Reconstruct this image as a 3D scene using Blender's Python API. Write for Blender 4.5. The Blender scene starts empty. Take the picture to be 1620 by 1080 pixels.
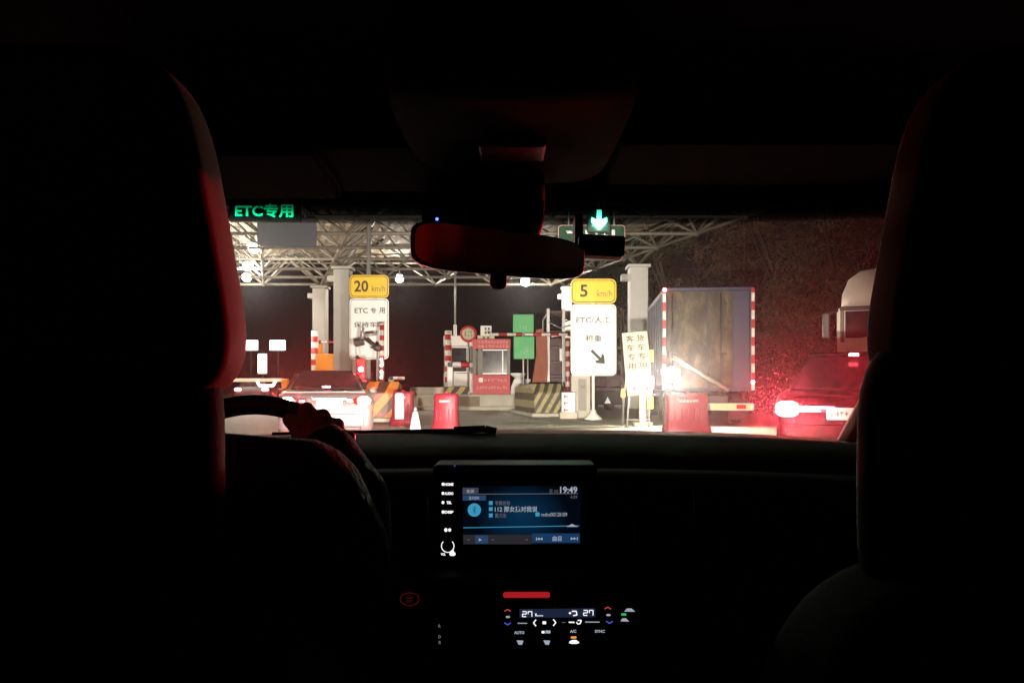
import bpy, bmesh, math, random
import numpy as np
from mathutils import Vector, Matrix
R = math.radians
random.seed(7)
SC = bpy.context.scene
COL = SC.collection

# ------------------------------------------------------------------ camera
H = 1.2                      # eye height of the rear passenger
cam = bpy.data.cameras.new('camera')
cam.lens = 26.0; cam.sensor_width = 36.0; cam.shift_y = 66/1620
cam.clip_start = 0.02; cam.clip_end = 1000
co = bpy.data.objects.new('camera', cam); COL.objects.link(co)
co.location = (0, 0, H); co.rotation_euler = (R(90), 0, 0)
SC.camera = co

# ------------------------------------------------------------------ night sky
world = bpy.data.worlds.new('World'); SC.world = world; world.use_nodes = True
wn = world.node_tree.nodes; wl = world.node_tree.links
wn['Background'].inputs[0].default_value = (1.0, 0.78, 0.78, 1)
wn['Background'].inputs[1].default_value = 0.006
SC.view_settings.view_transform = 'Standard'; SC.view_settings.look = 'None'
SC.view_settings.exposure = 0.0; SC.view_settings.gamma = 1.0
SC.cycles.use_denoising = True
SC.cycles.max_bounces = 6; SC.cycles.transparent_max_bounces = 16; SC.cycles.volume_bounces = 1
SC.cycles.sample_clamp_indirect = 4.0
SC.cycles.caustics_reflective = False; SC.cycles.caustics_refractive = False

def X(px, Y): return (px-810)/1170*Y
def Z(py, Y): return H+(606-py)/1170*Y
def W(px, Y): return px/1170*Y

# ------------------------------------------------------------------ materials
def nodes(name):
    m = bpy.data.materials.new(name); m.use_nodes = True
    return m, m.node_tree.nodes, m.node_tree.links, m.node_tree.nodes['Principled BSDF']

def P(name, c, rough=.6, metal=0., var=.18, scale=6., bump=0., bscale=40., spec=.5, coat=0.):
    """painted / plain surface with uneven colour and gloss"""
    m, n, l, b = nodes(name)
    tc = n.new('ShaderNodeTexCoord')
    nz = n.new('ShaderNodeTexNoise'); nz.inputs['Scale'].default_value = scale; nz.inputs['Detail'].default_value = 6
    l.new(tc.outputs['Object'], nz.inputs['Vector'])
    mx = n.new('ShaderNodeMix'); mx.data_type = 'RGBA'
    d = 1-var; u = 1+var*.6
    mx.inputs[6].default_value = (c[0]*d, c[1]*d, c[2]*d, 1)
    mx.inputs[7].default_value = (min(.95, c[0]*u), min(.95, c[1]*u), min(.95, c[2]*u), 1)
    l.new(nz.outputs['Fac'], mx.inputs[0]); l.new(mx.outputs[2], b.inputs['Base Color'])
    mr = n.new('ShaderNodeMapRange'); mr.inputs[3].default_value = max(.02, rough-.12); mr.inputs[4].default_value = min(1, rough+.12)
    l.new(nz.outputs['Fac'], mr.inputs[0]); l.new(mr.outputs[0], b.inputs['Roughness'])
    b.inputs['Metallic'].default_value = metal
    b.inputs['Specular IOR Level'].default_value = spec
    b.inputs['Coat Weight'].default_value = coat
    if bump:
        n2 = n.new('ShaderNodeTexNoise'); n2.inputs['Scale'].default_value = bscale; n2.inputs['Detail'].default_value = 5
        l.new(tc.outputs['Object'], n2.inputs['Vector'])
        bp = n.new('ShaderNodeBump'); bp.inputs['Strength'].default_value = bump; bp.inputs['Distance'].default_value = .02
        l.new(n2.outputs['Fac'], bp.inputs['Height']); l.new(bp.outputs[0], b.inputs['Normal'])
    return m

def E(name, c, s):
    """a surface that gives off light"""
    m, n, l, b = nodes(name)
    b.inputs['Base Color'].default_value = (min(c[0], .8)*.5, min(c[1], .8)*.5, min(c[2], .8)*.5, 1)
    b.inputs['Emission Color'].default_value = (*c, 1); b.inputs['Emission Strength'].default_value = s
    return m

def S(name, ca, cb, period, d, rough=.5, off=0., duty=.5):
    """two-colour stripes along direction d in the object's own space, a little grimy"""
    m, n, l, b = nodes(name)
    tc = n.new('ShaderNodeTexCoord')
    dp = n.new('ShaderNodeVectorMath'); dp.operation = 'DOT_PRODUCT'; dp.inputs[1].default_value = d
    l.new(tc.outputs['Object'], dp.inputs[0])
    dv = n.new('ShaderNodeMath'); dv.operation = 'MULTIPLY_ADD'; dv.inputs[1].default_value = 1/period; dv.inputs[2].default_value = off
    l.new(dp.outputs['Value'], dv.inputs[0])
    fr = n.new('ShaderNodeMath'); fr.operation = 'FRACT'; l.new(dv.outputs[0], fr.inputs[0])
    gt = n.new('ShaderNodeMath'); gt.operation = 'GREATER_THAN'; gt.inputs[1].default_value = duty; l.new(fr.outputs[0], gt.inputs[0])
    mx = n.new('ShaderNodeMix'); mx.data_type = 'RGBA'; mx.inputs[6].default_value = (*ca, 1); mx.inputs[7].default_value = (*cb, 1)
    l.new(gt.outputs[0], mx.inputs[0])
    nz = n.new('ShaderNodeTexNoise'); nz.inputs['Scale'].default_value = 9; nz.inputs['Detail'].default_value = 6
    l.new(tc.outputs['Object'], nz.inputs['Vector'])
    mr = n.new('ShaderNodeMapRange'); mr.inputs[1].default_value = .3; mr.inputs[2].default_value = .7; mr.inputs[3].default_value = .6; mr.inputs[4].default_value = 1.05
    l.new(nz.outputs['Fac'], mr.inputs[0])
    ml = n.new('ShaderNodeVectorMath'); ml.operation = 'SCALE'
    l.new(mx.outputs[2], ml.inputs[0]); l.new(mr.outputs[0], ml.inputs['Scale'])
    l.new(ml.outputs[0], b.inputs['Base Color']); b.inputs['Roughness'].default_value = rough
    return m

M = {}
M['asphalt'] = P('asphalt', (.40, .375, .32), .78, var=.35, scale=.6, bump=.35, bscale=60)
M['concrete'] = P('concrete', (.52, .49, .41), .85, var=.35, scale=1.6, bump=.3, bscale=30)
M['column'] = P('column_paint', (.30, .28, .25), .7, var=.2, scale=1.2)
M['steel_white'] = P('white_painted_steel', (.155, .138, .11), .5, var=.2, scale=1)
M['galv'] = P('galvanised_steel', (.42, .41, .40), .45, metal=.5, var=.2)
M['dark_metal'] = P('dark_metal', (.03, .03, .035), .5, var=.2)
M['sign_white'] = P('white_sheeting', (.86, .86, .84), .45, var=.05, scale=3)
M['sign_yellow'] = P('yellow_sheeting', (.88, .55, .02), .45, var=.06, scale=3)
M['sign_green'] = P('green_sheeting', (.01, .30, .06), .5, var=.3, scale=3)
M['board_cream'] = P('cream_board', (.60, .55, .40), .6, var=.15, scale=4)
M['ink'] = P('black_lettering', (.02, .02, .02), .6)
M['ink_grey'] = P('weathered_lettering', (.10, .09, .07), .6)
M['red_plastic'] = P('red_plastic', (.26, .018, .034), .5, var=.3, scale=5)
M['red_paint'] = P('red_paint', (.55, .03, .03), .5, var=.2)
M['white_paint'] = P('white_paint', (.80, .78, .74), .5, var=.1)
M['pink_banner'] = P('faded_red_banner', (.60, .12, .13), .7, var=.25, scale=5)
M['orange'] = P('orange_paint', (.80, .28, .03), .5, var=.15)
M['glass_dark'] = P('dark_glass', (.012, .012, .014), .2, var=.1, spec=.12)
M['silver'] = P('silver_paint', (.125, .118, .122), .4, metal=.15, var=.05, coat=.5)
M['black_plastic'] = P('black_plastic', (.02, .02, .02), .55, var=.2)
M['rubber'] = P('rubber', (.02, .02, .02), .85)
M['chrome'] = P('chrome', (.7, .7, .7), .2, metal=1, var=.05)
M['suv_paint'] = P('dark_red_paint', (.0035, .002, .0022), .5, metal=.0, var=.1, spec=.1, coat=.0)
M['truck_blue'] = P('blue_truck_paint', (.026, .030, .065), .5, var=.3, scale=2)
M['truck_red'] = P('maroon_truck_paint', (.05, .011, .014), .5, var=.35, scale=2)
M['cab_white'] = P('cream_cab_paint', (.78, .72, .62), .5, var=.08)
M['rust'] = P('rust_brown_sheet', (.32, .10, .06), .8, var=.4, scale=4, bump=.4)
M['bark'] = P('bark', (.05, .038, .03), .9, var=.4, scale=8, bump=.5)
M['dark_red_lens'] = P('unlit_red_lens', (.35, .01, .01), .2)
M['pale_print'] = P('pale_pink_print', (.72, .42, .40), .7)
M['stripe_rw_z'] = S('red_white_bands', (.80, .78, .74), (.55, .03, .03), .36, (0, 0, 1))
M['stripe_rw_fine'] = S('red_white_tape_bands', (.80, .76, .70), (.50, .02, .02), .5, (0, 0, 1), .35)
M['stripe_rw_x'] = S('red_white_boom_bands', (.80, .77, .72), (.45, .02, .03), .7, (1, 0, 0))
M['stripe_yk'] = S('yellow_black_hatching', (.42, .36, .17), (.09, .08, .06), .27, (.85, .0, -.5))
M['stripe_ok'] = S('orange_black_hatching', (.75, .28, .05), (.06, .04, .03), .50, (.75, .2, -.66))
# car interior
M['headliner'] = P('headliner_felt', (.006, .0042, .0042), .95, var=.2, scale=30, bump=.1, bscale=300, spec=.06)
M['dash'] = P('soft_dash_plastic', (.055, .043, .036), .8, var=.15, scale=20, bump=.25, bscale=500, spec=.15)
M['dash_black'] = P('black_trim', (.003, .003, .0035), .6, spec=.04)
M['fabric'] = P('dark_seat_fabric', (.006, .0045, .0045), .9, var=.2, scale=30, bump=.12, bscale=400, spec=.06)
M['red_lit_leather'] = P('red_lit_headrest_leather', (.13, .034, .034), .75, var=.12, scale=30, bump=.06, bscale=400, spec=.05)  # red brake light in the cabin is put into this colour
M['jacket'] = P('dark_jacket_cloth', (.035, .022, .024), .95, var=.25, scale=40, bump=.6, bscale=150, spec=.1)
M['skin'] = P('skin', (.26, .14, .10), .55, var=.1, scale=20, bump=.15, bscale=200)
M['hair'] = P('black_hair', (.012, .010, .010), .6)
M['wheel_rim'] = P('steering_leather', (.015, .014, .014), .6)
M['mirror'] = P('mirror_glass', (.5, .48, .48), .03, metal=1., var=.02)
# lights
M['lamp'] = E('lamp_lens', (1, .93, .80), 760)
M['tail_suv'] = E('suv_brake_lamp', (1, .035, .06), 4000)
M['tail_bar'] = E('suv_lamp_bar', (1, .10, .18), 60)
M['tail_car'] = E('sedan_brake_lamp', (1, .07, .05), 2700)
M['tail_small'] = E('small_red_lamp', (1, .06, .08), 130)
M['tail_dim'] = E('dim_red_lamp', (1, .04, .05), 3)
M['white_glow'] = E('lit_white_panel_and_plate', (1, .97, .88), 3.2)
M['amber'] = E('amber_lamp', (1, .45, .08), 5)
M['yellow_glow'] = E('glowing_yellow_plate', (1, .72, .08), 1.4)  # emission for reflective plates that are no lamps
M['work'] = E('work_lamp', (1, .88, .68), 3200)
M['led_green'] = E('green_led', (.0, 1, .30), 25.0)
M['led_green_dim'] = E('dim_green_led', (.01, .5, .03), 2.0)
M['arrow_green'] = E('green_arrow_led', (.10, 1, .52), 110)
M['blue_led'] = E('blue_led', (.04, .08, 1), 8)
M['red_dash'] = E('red_dash_lamp', (.8, .02, .03), .5)
M['red_dim'] = E('dim_red_print', (.8, .03, .03), .10)
M['ui_white'] = E('white_backlight', (1, .97, 1), 1.1)
M['ui_soft'] = E('soft_white_backlight', (.75, .85, 1), .45)
M['ui_dim'] = E('dim_white_backlight', (.7, .7, .75), .16)
M['ui_red'] = E('red_backlight', (1, .10, .10), .55)
M['ui_blue'] = E('blue_backlight', (.10, .12, 1), .8)
M['ui_amber'] = E('amber_backlight', (1, .30, .05), 1.2)
M['ui_green'] = E('green_backlight', (.02, .8, .25), .7)
M['ui_cyan'] = E('cyan_icon', (.06, .42, .70), .7)
M['ui_tab'] = E('screen_tab', (.04, .12, .30), .45)
M['ui_tab_grey'] = E('screen_tab_grey', (.15, .17, .24), .30)
M['ui_bar'] = E('screen_bar', (.06, .06, .075), .35)
M['ui_bar_blue'] = E('screen_bar_blue', (.02, .09, .24), .45)
M['ui_ac'] = E('climate_window', (.03, .05, .12), .35)

def screen_mat():
    m, n, l, b = nodes('navy_screen')
    tc = n.new('ShaderNodeTexCoord'); gr = n.new('ShaderNodeTexGradient'); gr.gradient_type = 'SPHERICAL'
    mp = n.new('ShaderNodeMapping'); mp.inputs['Scale'].default_value = (14, 1, 20)
    l.new(tc.outputs['Object'], mp.inputs[0]); l.new(mp.outputs[0], gr.inputs[0])
    cr = n.new('ShaderNodeValToRGB'); cr.color_ramp.elements[0].color = (.0015, .0035, .010, 1); cr.color_ramp.elements[1].color = (.004, .045, .12, 1)
    l.new(gr.outputs[1], cr.inputs[0]); l.new(cr.outputs[0], b.inputs['Emission Color'])
    b.inputs['Emission Strength'].default_value = .6; b.inputs['Base Color'].default_value = (.004, .004, .005, 1); b.inputs['Roughness'].default_value = .2
    return m
M['screen'] = screen_mat()

def foliage(name, c):
    m, n, l, b = nodes(name)
    g = n.new('ShaderNodeNewGeometry'); cr = n.new('ShaderNodeValToRGB')
    cr.color_ramp.elements[0].color = (c[0]*.5, c[1]*.5, c[2]*.5, 1); cr.color_ramp.elements[1].color = (c[0]*1.5, c[1]*1.5, c[2]*1.4, 1)
    l.new(g.outputs['Random Per Island'], cr.inputs[0]); l.new(cr.outputs[0], b.inputs['Base Color'])
    b.inputs['Roughness'].default_value = .7
    return m
M['leaf_a'] = foliage('dry_leaves', (.070, .046, .026)); M['leaf_b'] = foliage('olive_leaves', (.046, .042, .022))

def dirty_door():
    """truck rear doors streaked with road dust"""
    m, n, l, b = nodes('dusty_truck_door')
    tc = n.new('ShaderNodeTexCoord'); mp = n.new('ShaderNodeMapping'); mp.inputs['Scale'].default_value = (1.5, 1, .75)
    l.new(tc.outputs['Object'], mp.inputs[0])
    nz = n.new('ShaderNodeTexNoise'); nz.inputs['Scale'].default_value = 1.7; nz.inputs['Distortion'].default_value = .5; nz.inputs['Detail'].default_value = 8; nz.inputs['Roughness'].default_value = .65
    l.new(mp.outputs[0], nz.inputs[0])
    cr = n.new('ShaderNodeValToRGB'); e = cr.color_ramp.elements
    e[0].position = .36; e[0].color = (.03, .024, .018, 1); e[1].position = .68; e[1].color = (.14, .125, .085, 1)
    k = e.new(.5); k.color = (.05, .044, .032, 1)
    l.new(nz.outputs['Fac'], cr.inputs[0]); l.new(cr.outputs[0], b.inputs['Base Color']); b.inputs['Roughness'].default_value = .75
    return m
M['dusty'] = dirty_door()

def volume_mat(name, kind, col, dens, g=0.):
    m = bpy.data.materials.new(name); m.use_nodes = True
    n = m.node_tree.nodes; l = m.node_tree.links; n.clear()
    o = n.new('ShaderNodeOutputMaterial'); v = n.new(kind)
    v.inputs['Color'].default_value = (*col, 1); v.inputs['Density'].default_value = dens
    if 'Anisotropy' in v.inputs: v.inputs['Anisotropy'].default_value = g
    l.new(v.outputs[0], o.inputs['Volume']); return m
M['grimy_glass'] = volume_mat('grimy_windscreen_glass', 'ShaderNodeVolumeScatter', (1, 1, 1), 1.4, .970)
M['shade_glass'] = volume_mat('tinted_glass', 'ShaderNodeVolumeAbsorption', (.10, .12, .16), 800)

# ------------------------------------------------------------------ builders
_txt = {}
def text_geo(s, bold):
    key = (s, bold)
    if key not in _txt:
        cu = bpy.data.curves.new('t', 'FONT'); cu.body = s; cu.size = 1; cu.resolution_u = 3; cu.offset = bold
        ob = bpy.data.objects.new('t', cu); COL.objects.link(ob)
        dg = bpy.context.evaluated_depsgraph_get()
        me = bpy.data.meshes.new_from_object(ob.evaluated_get(dg))
        vs = [v.co.copy() for v in me.vertices]; fs = [tuple(p.vertices) for p in me.polygons]
        bpy.data.objects.remove(ob); bpy.data.curves.remove(cu); bpy.data.meshes.remove(me)
        if not vs: _txt[key] = ([], [])
        else:
            x0 = min(v.x for v in vs); x1 = max(v.x for v in vs); y0 = min(v.y for v in vs); y1 = max(v.y for v in vs)
            w = max(1e-6, x1-x0); h = max(1e-6, y1-y0)
            _txt[key] = ([((v.x-(x0+x1)/2)/w, (v.y-(y0+y1)/2)/h) for v in vs], fs)
    return _txt[key]

class MB:
    def __init__(s): s.bm = bmesh.new(); s.mats = []; s.smooth = []
    def mi(s, m):
        m = M[m] if isinstance(m, str) else m
        if m not in s.mats: s.mats.append(m)
        return s.mats.index(m)
    def raw(s, vs, fs, m, smooth=False):
        i = s.mi(m); bv = [s.bm.verts.new(v) for v in vs]
        for f in fs:
            try:
                q = s.bm.faces.new([bv[k] for k in f]); q.material_index = i; q.smooth = smooth
            except ValueError: pass
        return bv
    def box(s, c, d, m, bev=0., rz=0., rx=0., ry=0., seg=2):
        mt = Matrix.Translation(c) @ Matrix.Rotation(rz, 4, 'Z') @ Matrix.Rotation(rx, 4, 'X') @ Matrix.Rotation(ry, 4, 'Y') @ Matrix.Diagonal((*d, 1))
        t = bmesh.new(); bmesh.ops.create_cube(t, size=1, matrix=Matrix.Diagonal((*d, 1)))
        if bev: bmesh.ops.bevel(t, geom=t.edges[:], offset=min(bev, min(d)*.45), segments=seg, affect='EDGES', profile=.5)
        t.verts.index_update()
        m2 = Matrix.Translation(c) @ Matrix.Rotation(rz, 4, 'Z') @ Matrix.Rotation(rx, 4, 'X') @ Matrix.Rotation(ry, 4, 'Y')
        s.raw([m2 @ v.co for v in t.verts], [[v.index for v in f.verts] for f in t.faces], m, smooth=False); t.free(); return s
    def bar(s, p, q, r, m, n=8, r2=None, caps=True):
        p = Vector(p); q = Vector(q); d = (q-p).normalized(); r2 = r if r2 is None else r2
        a = d.orthogonal().normalized(); b = d.cross(a)
        vs = []
        for (o, rr) in ((p, r), (q, r2)):
            for k in range(n):
                t = 2*math.pi*k/n; vs.append(o+a*rr*math.cos(t)+b*rr*math.sin(t))
        fs = [(k, (k+1) % n, n+(k+1) % n, n+k) for k in range(n)]
        if caps: fs += [tuple(range(n-1, -1, -1)), tuple(range(n, 2*n))]
        s.raw(vs, fs, m, smooth=n > 6); return s
    def tube(s, pts, r, m, n=8):
        for a, b in zip(pts, pts[1:]): s.bar(a, b, r, m, n)
        return s
    def prism(s, poly, y0, y1, m):
        """closed outline in x,z pushed through from y0 to y1"""
        n = len(poly); vs = [(x, y0, z) for x, z in poly]+[(x, y1, z) for x, z in poly]
        fs = [tuple(range(n)), tuple(range(2*n-1, n-1, -1))]+[(k, n+k, n+(k+1) % n, (k+1) % n) for k in range(n)]
        s.raw(vs, fs, m); return s
    def plate(s, cx, cz, w, h, r, y0, y1, m, n=5):
        pts = []
        for sx, sz, a0 in ((1, -1, -90), (1, 1, 0), (-1, 1, 90), (-1, -1, 180)):
            for k in range(n):
                a = R(a0+90*k/(n-1)); pts.append((cx+sx*(w/2-r)+r*math.cos(a), cz+sz*(h/2-r)+r*math.sin(a)))
        return s.prism(pts, y0, y1, m)
    def lathe(s, prof, c, m, n=20, axis='Z'):
        c = Vector(c); vs = []
        for r, z in prof:
            for k in range(n):
                t = 2*math.pi*k/n; p = (r*math.cos(t), r*math.sin(t), z)
                if axis == 'Y': p = (p[0], p[2], p[1])
                if axis == 'X': p = (p[2], p[0], p[1])
                vs.append(c+Vector(p))
        fs = []
        for j in range(len(prof)-1):
            for k in range(n): fs.append((j*n+k, j*n+(k+1) % n, (j+1)*n+(k+1) % n, (j+1)*n+k))
        fs += [tuple(range(n-1, -1, -1)), tuple(range((len(prof)-1)*n, len(prof)*n))]
        s.raw(vs, fs, m, True); return s
    def blob(s, c, r, m, e1=.5, e2=.5, nu=36, nv=20, fn=None):
        f = lambda w, e: math.copysign(abs(w)**e, w)
        c = Vector(c); vs = []
        for j in range(1, nv):
            v = -math.pi/2+math.pi*j/nv
            for k in range(nu):
                u = 2*math.pi*k/nu
                p = Vector((r[0]*f(math.cos(v), e1)*f(math.cos(u), e2), r[1]*f(math.cos(v), e1)*f(math.sin(u), e2), r[2]*f(math.sin(v), e1)))
                vs.append(c+(fn(p) if fn else p))
        b = len(vs); p0 = Vector((0, 0, -r[2])); p1 = Vector((0, 0, r[2]))
        vs += [c+(fn(p0) if fn else p0), c+(fn(p1) if fn else p1)]
        fs = [(j*nu+k, j*nu+(k+1) % nu, (j+1)*nu+(k+1) % nu, (j+1)*nu+k) for j in range(nv-2) for k in range(nu)]
        fs += [(b, (k+1) % nu, k) for k in range(nu)]+[(b+1, (nv-2)*nu+k, (nv-2)*nu+(k+1) % nu) for k in range(nu)]
        s.raw(vs, fs, m, True); return s
    def loft(s, secs, m, caps=True):
        n = len(secs[0]); vs = [p for q in secs for p in q]
        fs = [(j*n+k, j*n+(k+1) % n, (j+1)*n+(k+1) % n, (j+1)*n+k) for j in range(len(secs)-1) for k in range(n)]
        if caps: fs += [tuple(range(n-1, -1, -1)), tuple(range((len(secs)-1)*n, len(secs)*n))]
        s.raw(vs, fs, m, True); return s
    def text(s, t, cx, cz, w, h, y, m, bold=.012, depth=0., ry=0.):
        vs, fs = text_geo(t, bold); c, q = math.cos(ry), math.sin(ry)
        out = []
        for a, b in vs:
            x, z = a*w, b*h; out.append((cx+x*c+z*q, y, cz-x*q+z*c))
        s.raw(out, fs, m); return s
    def marks(s, cx, cz, w, h, y, m, n, seed):
        """worn, unreadable rows of print: short strokes"""
        rnd = random.Random(seed); cw = w/n
        for k in range(n):
            x = cx-w/2+cw*(k+.5)
            for _ in range(3):
                dx = rnd.uniform(-.22, .22)*cw; dz = rnd.uniform(-.35, .35)*h
                if rnd.random() < .5: a, b = cw*.62, h*.13
                else: a, b = cw*.14, h*.8; dz *= .2
                s.raw([(x+dx-a/2, y, cz+dz-b/2), (x+dx+a/2, y, cz+dz-b/2), (x+dx+a/2, y, cz+dz+b/2), (x+dx-a/2, y, cz+dz+b/2)], [(0, 1, 2, 3)], m)
                y -= .0004
        return s
    def build(s, name, parent=None, kind=None, loc=None, recalc=True):
        if recalc: bmesh.ops.recalc_face_normals(s.bm, faces=s.bm.faces[:])
        me = bpy.data.meshes.new(name); s.bm.to_mesh(me); s.bm.free()
        for m in s.mats: me.materials.append(m)
        o = bpy.data.objects.new(name, me); COL.objects.link(o)
        if parent: o.parent = parent
        if kind: o['kind'] = kind
        if loc: o.location = loc
        return o

def tag(o, label, cat, group=None):
    o['label'] = label; o['category'] = cat
    if group: o['group'] = group
    return o
def thing(name, label, cat, loc=(0, 0, 0), rz=0., group=None):
    o = bpy.data.objects.new(name, None); COL.objects.link(o); o.location = loc; o.rotation_euler = (0, 0, rz); o.empty_display_size = .2
    return tag(o, label, cat, group)
def dup(root, loc, label, rz=None):
    r = root.copy(); COL.objects.link(r); r.location = loc; r['label'] = label
    if rz is not None: r.rotation_euler = (0, 0, rz)
    for ch in list(root.children):
        c = ch.copy(); COL.objects.link(c); c.parent = r
        for g in ch.children:
            d = g.copy(); COL.objects.link(d); d.parent = c
    return r
def G(px, Y): return (X(px, Y), Y, 0)
def lamp(name, kind, loc, energy, col, parent=None, **kw):
    d = bpy.data.lights.new(name, kind); d.energy = energy; d.color = col
    for k, v in kw.items(): setattr(d, k, v)
    o = bpy.data.objects.new(name, d); COL.objects.link(o); o.location = loc
    if parent: o.parent = parent
    return o

# ================================================================== SETTING
b = MB(); n = 40
vs = [(-300+15*i, -40+15*j, 0) for j in range(n+1) for i in range(n+1)]
fs = [(j*(n+1)+i, j*(n+1)+i+1, (j+1)*(n+1)+i+1, (j+1)*(n+1)+i) for j in range(n) for i in range(n)]
b.raw(vs, fs, 'asphalt'); b.build('road', kind='structure')
b = MB()
for (x0, x1) in ((-3.55, -3.4), (2.35, 2.5), (-9.6, -9.45)):
    sh = -.28
    for y0 in range(8, 40, 6):
        x = lambda y, q: q+sh*(y-22)
        b.raw([(x(y0, x0), y0, .004), (x(y0, x1), y0, .004), (x(y0+3.6, x1), y0+3.6, .004), (x(y0+3.6, x0), y0+3.6, .004)], [(0, 1, 2, 3)], 'white_paint')
b.build('road_marking', kind='structure')

# ------------------------------------------------------------------ canopy
SH = -.33
can = thing('toll_canopy', 'white space-frame toll canopy roof spanning the lanes on tall columns', 'canopy', (0, 35.8, 0))
ys = [-12.2+3.05*i for i in range(8)]
us = [5.4-3.5*i for i in range(11)]
nb = {}; nt = {}
for i, u in enumerate(us):
    for j, y in enumerate(ys): nb[i, j] = Vector((u+SH*y, y, 7.2))
for i in range(len(us)+1):
    for j in range(len(ys)+1):
        u = us[0]+1.75-3.5*i; y = ys[0]-1.5+3.05*j
        nt[i, j] = Vector((u+SH*y, y, 8.75))
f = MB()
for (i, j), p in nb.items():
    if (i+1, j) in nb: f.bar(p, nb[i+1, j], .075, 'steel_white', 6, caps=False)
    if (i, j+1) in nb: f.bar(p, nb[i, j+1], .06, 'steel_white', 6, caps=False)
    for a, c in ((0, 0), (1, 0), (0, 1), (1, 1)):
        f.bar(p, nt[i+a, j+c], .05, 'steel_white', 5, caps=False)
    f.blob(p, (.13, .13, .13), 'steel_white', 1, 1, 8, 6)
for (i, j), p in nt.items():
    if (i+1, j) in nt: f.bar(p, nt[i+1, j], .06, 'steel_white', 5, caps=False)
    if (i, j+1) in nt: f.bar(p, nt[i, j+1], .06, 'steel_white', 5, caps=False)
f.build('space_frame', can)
f = MB()   # ribbed roof sheet
y0, y1 = ys[0]-1.6, ys[-1]+1.2
ku = [us[0]+1.9-.25*k for k in range(int((us[0]+1.9-us[-1]+1.9)/.25)+1)]
vs = []; 
for q, u in enumerate(ku):
    z = 9.02+(.06 if q % 2 else 0)
    vs += [(u+SH*y0, y0, z), (u+SH*y1, y1, z)]
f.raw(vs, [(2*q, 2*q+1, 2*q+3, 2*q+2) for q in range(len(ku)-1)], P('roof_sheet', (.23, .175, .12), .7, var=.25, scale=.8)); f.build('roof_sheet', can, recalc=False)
f = MB()
f.box(((us[0]+us[-1])/2+SH*y0, y0-.06, 9.0), (us[0]-us[-1]+4, .1, 1.0), 'galv'); f.build('fascia', can)
def column(px, Y, w, ztop, m='column'):
    c = MB(); x, y = X(px, Y), Y-35.8
    c.box((x, y, ztop/2), (w, w, ztop), m, .04)
    c.box((x, y, ztop+.07), (w*1.25, w*1.25, .14), m, .02)
    c.box((x, y, .5), (w*1.2, w*1.2, 1.0), 'concrete', .05)
    for a, q in ((-1.75, -1.5), (1.75, -1.5), (-1.75, 1.55), (1.75, 1.55)):
        c.bar((x, y, ztop+.15), (x+a, y+q, 8.75), .075, 'steel_white', 8)
    c.box((x-w*.72, y, ztop-.45), (w*.45, w*.6, .3), m, .03)
    c.build('column', can)
column(507, 44.6, .78, 6.9); column(543, 37.3, .80, 6.9); column(1009, 35.8, .86, 6.75, P('lamplit_column_paint', (.86, .84, .80), .6, var=.1)); column(897, 45, .6, 6.9, 'white_paint')  # one column gets a paler paint copy, nearby lamplight put into its colour
# canopy floodlights
def flood(loc, label):
    t = thing('canopy_lamp', label, 'lamp', loc, 0, 'floodlights hanging under the canopy')
    c = MB(); c.lathe([(.05, .32), (.13, .28), (.19, .20), (.20, .14)], (0, 0, 0), 'galv'); c.bar((0, 0, .2), (0, 0, .55), .03, 'galv'); c.build('housing', t)
    c = MB(); c.blob((0, 0, -.02), (.24, .24, .24), 'lamp', 1, 1, 16, 10); c.build('lens', t); return t
l0 = flood((X(401, 33.4), 33.4, Z(391, 33.4)), 'round floodlight under the canopy, highest of the column of three bright lamps')
for px, py, Y, lb in ((392, 420, 38.6, 'round floodlight under the canopy, middle one of the column of three bright lamps'),
                      (390, 438, 42.6, 'round floodlight under the canopy, lowest of the column of three bright lamps'),
                      (831, 445, 42.6, 'large round floodlight glaring just under the rear-view mirror')):
    dup(l0, (X(px, Y), Y, Z(py, Y)), lb)
dup(l0, (X(632, 46), 46, Z(440, 46)), 'small floodlight on the canopy edge beside the yellow 20 plate')

# ------------------------------------------------------------------ overhead lane displays
t = thing('lane_display', 'black overhead display with green glowing ETC characters', 'display', (X(418, 25), 25, Z(333, 25)))
c = MB(); c.box((0, .12, 0), (W(112, 25), .2, W(34, 25)), 'dark_metal', .02)
for s in (-.7, .7): c.bar((s, .12, .3), (s, .12, 1.0), .03, 'galv')
c.build('cabinet', t)
c = MB(); c.text('ETC专用', 0, 0, W(92, 25), W(22, 25), 0, 'led_green', .02); c.build('led_text', t)
t = thing('sign_panel', 'plain dark grey panel hanging below the green ETC display', 'sign', (X(454, 25.6), 25.6, Z(368, 25.6)))
c = MB(); c.box((0, 0, 0), (W(93, 25.6), .12, W(46, 25.6)), P('slate_panel', (.06, .06, .075), .6, var=.1), .02); c.build('panel', t)
for s in (-.6, .6):
    c = MB(); c.bar((s, .1, -.4), (s, .1, 1.9), .03, 'galv'); c.build('hanger', t)
t = thing('lane_signal', 'green illuminated down arrow signal hanging over the lane', 'signal', (X(948, 25), 25, Z(348, 25)))
c = MB(); c.box((0, .14, 0), (.78, .2, .8), 'dark_metal', .03); c.bar((0, .14, .3), (0, .14, 1.6), .04, 'galv'); c.build('housing', t)
a = W(1, 25)
c = MB(); c.prism([(-3.5*a, 16*a), (3.5*a, 16*a), (3.5*a, 0), (12*a, 4*a), (12*a, -3*a), (0, -15*a), (-12*a, -3*a), (-12*a, 4*a), (-3.5*a, 0)], -.01, .035, 'arrow_green'); c.build('arrow', t)
t = thing('lane_display', 'dim dark green overhead display above the lit green arrow', 'display', (X(951, 25.4), 25.4, Z(316, 25.4)))
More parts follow.
